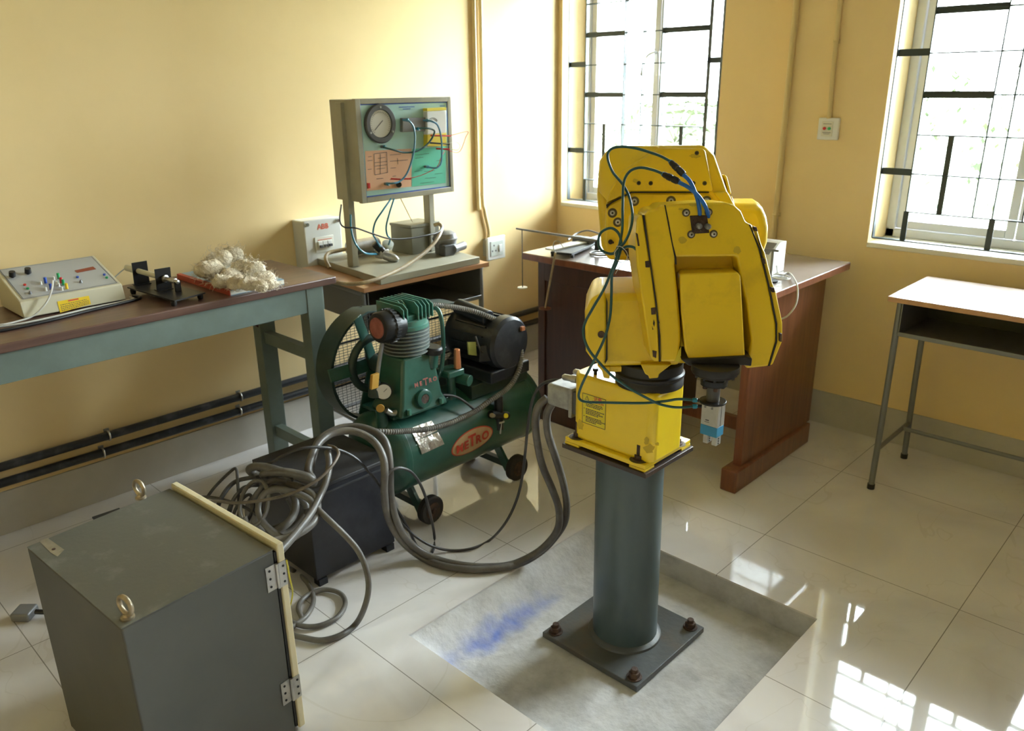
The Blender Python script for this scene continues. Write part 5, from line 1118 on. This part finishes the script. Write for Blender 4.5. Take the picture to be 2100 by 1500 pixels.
tag(MB().tube([mb0+V((.003, .05, .03)), mb0+V((.03, .02, .006)), onz(1618, 560, dz+.004), onz(1632, 578, dz+.010), onx(1636, 600, -1.175), onx(1632, 625, -1.165), onx(1618, 645, -1.175), onx(1606, 653, -1.20), onx(1590, 656, -1.215), onx(1570, 650, -1.225)], .0033, 8).build('white_cable', 'wirewhite'), 'thin white cable hanging over the right edge of the brown desk', 'cable')
b = MB()
for k in range(3): b.torus(onz(1596+2*k, 566+k, dz+.005+.005*k), (0.05*k, 0, 1), .028+.003*k, .0025, 32, 6)
tag(b.build('wire_coil', 'wirewhite'), 'small coil of pale wire on the brown desk beside the clamp stand', 'cable')

# ================================================================ cables
def fl(x, y, r): return onz(x, y, r+.003)
def cab(name, pts, r, m, label, grp=None, n=12):
    P_ = []
    for x, y, d in pts:
        p = fl(x, y, r) if d == 'f' else at(x, y, d)
        if p.z < r+.003: p = fl(x, y, r)
        P_.append(p)
    return tag(MB().tube(P_, r, n, 6).build(name, m), label, 'cable', grp)
cab('robot_cable', [(1122, 816, 2.25), (1104, 834, 2.26), (1098, 865, 2.29), (1103, 915, 2.33), (1114, 960, 2.37), (1133, 1005, 2.41), (1146, 1045, 2.45), (1145, 1082, 2.48), (1126, 1112, 2.51), (1096, 1137, 2.53), (1050, 1158, 'f'), (1000, 1163, 'f'), (950, 1160, 'f'), (900, 1149, 'f'), (858, 1128, 2.56), (828, 1098, 2.52), (809, 1055, 2.48), (801, 1010, 2.45), (800, 970, 2.42), (797, 930, 2.42), (788, 903, 2.43), (768, 886, 2.45), (735, 876, 2.46), (700, 878, 2.45), (668, 892, 2.42), (650, 912, 2.38), (640, 945, 2.33), (636, 975, 2.30), (644, 990, 2.30), (634, 987, 2.29), (600, 975, 2.27), (560, 962, 2.27), (530, 957, 2.28), (512, 962, 2.30), (520, 972, 2.33), (560, 990, 2.33), (590, 1005, 2.31), (606, 1030, 2.28), (600, 1060, 2.26), (575, 1085, 2.22), (540, 1100, 2.2), (520, 1102, 2.2)], .0115, 'cable', 'nearer of two thick grey cables from the robot base, left one at the connector', 'thick robot cables')
cab('robot_cable', [(1136, 822, 2.25), (1122, 850, 2.27), (1124, 890, 2.31), (1140, 940, 2.36), (1155, 990, 2.41), (1162, 1035, 2.46), (1158, 1070, 2.49), (1140, 1100, 2.52), (1112, 1130, 2.55), (1070, 1155, 'f'), (1020, 1166, 'f'), (960, 1168, 'f'), (905, 1160, 'f'), (862, 1142, 'f'), (822, 1108, 2.53), (796, 1062, 2.48), (788, 1010, 2.42), (789, 970, 2.39), (786, 940, 2.39), (772, 912, 2.40), (748, 893, 2.41), (715, 884, 2.41), (680, 890, 2.39), (655, 908, 2.35), (640, 935, 2.31), (632, 965, 2.28), (640, 982, 2.27), (625, 976, 2.26), (580, 968, 2.26), (540, 972, 2.28), (560, 985, 2.31), (600, 995, 2.29), (640, 1015, 2.26), (651, 1040, 2.24), (645, 1068, 2.2), (620, 1090, 2.16), (585, 1105, 2.12), (560, 1112, 2.1)], .0115, 'cable', 'farther of two thick grey cables from the robot base, arching beside the black steel box', 'thick robot cables')
cab('grey_cable', [(672, 925, 2.33), (675, 955, 2.31), (668, 990, 2.28), (655, 1020, 2.25), (640, 1050, 2.2), (615, 1085, 2.12), (590, 1115, 2.03), (570, 1135, 1.98), (545, 1150, 2.0)], .010, 'cable', 'grey cable dropping from the loop on the box toward the cabinet door', 'tangled cables')
cab('grey_cable', [(650, 1043, 2.22), (680, 1072, 2.2), (705, 1096, 2.2), (733, 1128, 2.2), (750, 1165, 2.2), (756, 1205, 2.2), (748, 1245, 2.2), (730, 1280, 'f'), (700, 1303, 'f'), (660, 1314, 'f'), (620, 1308, 'f'), (590, 1300, 'f'), (560, 1280, 'f')], .0085, 'cable', 'grey cable bowing across the front of the black box down to the floor', 'tangled cables')
cab('grey_cable', [(560, 1150, 2.0), (600, 1170, 'f'), (630, 1195, 'f'), (643, 1230, 'f'), (630, 1262, 'f'), (605, 1282, 'f'), (585, 1296, 'f')], .0075, 'cable', 'grey cable on the floor curving in beside the cabinet hinge', 'floor loops')
cab('grey_cable', [(575, 1262, 'f'), (610, 1282, 'f'), (650, 1285, 'f'), (690, 1268, 'f'), (708, 1240, 'f'), (698, 1218, 'f'), (665, 1210, 'f'), (630, 1222, 'f'), (612, 1245, 'f'), (620, 1270, 'f')], .0075, 'cable', 'round loop of grey cable lying on the floor below the black box', 'floor loops')
cab('control_cable', [(410, 1030, 2.2), (445, 1028, 2.22), (480, 1032, 2.22), (530, 1028, 2.2), (580, 1018, 2.2), (620, 1003, 2.2), (655, 982, 2.22), (680, 957, 2.25), (692, 938, 2.28), (694, 928, 2.30), (686, 918, 2.32), (672, 914, 2.33)], .0045, 'cabletan', 'thin brownish cable crossing in front of the coils from the cabinet to the box')
cab('control_cable', [(1180, 785, 2.22), (1155, 780, 2.25), (1130, 781, 2.27), (1108, 792, 2.3), (1092, 820, 2.34), (1083, 870, 2.38), (1077, 930, 2.42), (1069, 990, 2.46), (1056, 1035, 2.5), (1035, 1075, 2.53), (1005, 1108, 'f'), (965, 1126, 'f'), (920, 1129, 'f'), (880, 1118, 2.6), (845, 1095, 2.57), (815, 1062, 2.52), (797, 1030, 2.46), (790, 1005, 2.42), (790, 985, 2.4), (800, 968, 2.40), (820, 960, 2.42), (845, 970, 2.46), (865, 1000, 2.5), (880, 1045, 2.56), (891, 1100, 'f'), (888, 1130, 'f'), (875, 1136, 'f'), (855, 1120, 'f'), (835, 1080, 2.56), (810, 1040, 2.5), (770, 985, 2.42), (735, 945, 2.37), (700, 925, 2.34), (660, 918, 2.3), (620, 920, 2.27), (580, 935, 2.27), (560, 948, 2.28), (520, 962, 2.3)], .0045, 'cablethin', 'long thin dark cable looping from the robot base over the black box', None, 8)
rc_ = random.Random(5)
lab_ = ['dark cable loop, {} of the tangle beside the cabinet'.format(s) for s in ('the outermost left peak', 'the small round loop in the middle', 'a low arc at the back', 'a slack bend at the bottom')]
cab('control_cable', [(418, 1030, 2.3), (440, 1000, 2.32), (470, 970, 2.34), (484, 962, 2.34), (487, 985, 2.32), (489, 1020, 2.3), (490, 1050, 2.28), (484, 1070, 2.26)], .0045, 'cablethin', lab_[0], 'small tangled cables', 8)
cab('control_cable', [(500, 1075, 2.2), (492, 1045, 2.22), (500, 1010, 2.25), (520, 988, 2.27), (540, 990, 2.26), (550, 1015, 2.24), (546, 1050, 2.22), (532, 1072, 2.2), (512, 1080, 2.2), (502, 1060, 2.2)], .006, 'cable', lab_[1], 'small tangled cables', 8)
cab('control_cable', [(440, 1060, 2.25), (455, 1020, 2.28), (480, 990, 2.32), (515, 980, 2.33), (545, 978, 2.31), (565, 970, 2.29)], .0065, 'cablethin', lab_[2], 'small tangled cables', 8)
cab('control_cable', [(465, 1085, 2.2), (468, 1050, 2.24), (485, 1015, 2.28), (512, 998, 2.3), (540, 985, 2.3), (575, 975, 2.28), (600, 985, 2.26)], .005, 'cablethin', 'dark cable with a slack bend at the left of the tangle', 'small tangled cables', 8)
for k, (sx, sy, R_, dd, lb) in enumerate(((556, 1040, 44, 2.34, 'large grey cable loop at the back of the coil'), (570, 1035, 54, 2.30, 'largest grey cable loop in the coil beside the black box'), (575, 1045, 46, 2.26, 'middle grey cable loop of the coil beside the black box'), (585, 1050, 52, 2.22, 'front grey cable loop of the coil, nearest the cabinet door'))):
    pts = [(sx+R_*1.05*math.cos(a)+6*math.sin(2*a+k), sy+R_*.95*math.sin(a)*(1.1 if math.sin(a) > 0 else .9)+4*math.cos(3*a+k), dd+.03*math.sin(a+k)) for a in [(-.5+2*PI*i/22)+.4*k for i in range(22)]]
    cab('coiled_cable', pts, .0095, 'cable', lb, 'cable coil', 10)
for k, (pts, lb) in enumerate((([(455, 1090, 2.2), (470, 1055, 2.24), (480, 1025, 2.28), (500, 1000, 2.31), (530, 996, 2.31)], 'thin dark cable rising behind the cabinet door, leftmost'), ([(478, 1100, 2.18), (478, 1060, 2.22), (492, 1030, 2.26), (512, 1015, 2.28), (520, 1040, 2.26), (505, 1075, 2.22)], 'thin dark cable bent in a narrow hook in the tangle'), ([(400, 1022, 2.3), (425, 1020, 2.3), (460, 1026, 2.28), (500, 1040, 2.26), (530, 1060, 2.24)], 'thin dark cable running from behind the cabinet eye into the tangle'))):
    cab('control_cable', pts, .0048, 'cablethin', lb, 'small tangled cables', 8)
cab('earth_wire', [(588, 1150, 1.98), (594, 1185, 2.05), (600, 1215, 2.15), (596, 1240, 2.2), (590, 1258, 'f'), (592, 1275, 'f')], .0022, 'yellowwire', 'thin yellow-green wire hanging beside the cabinet door', None, 6)
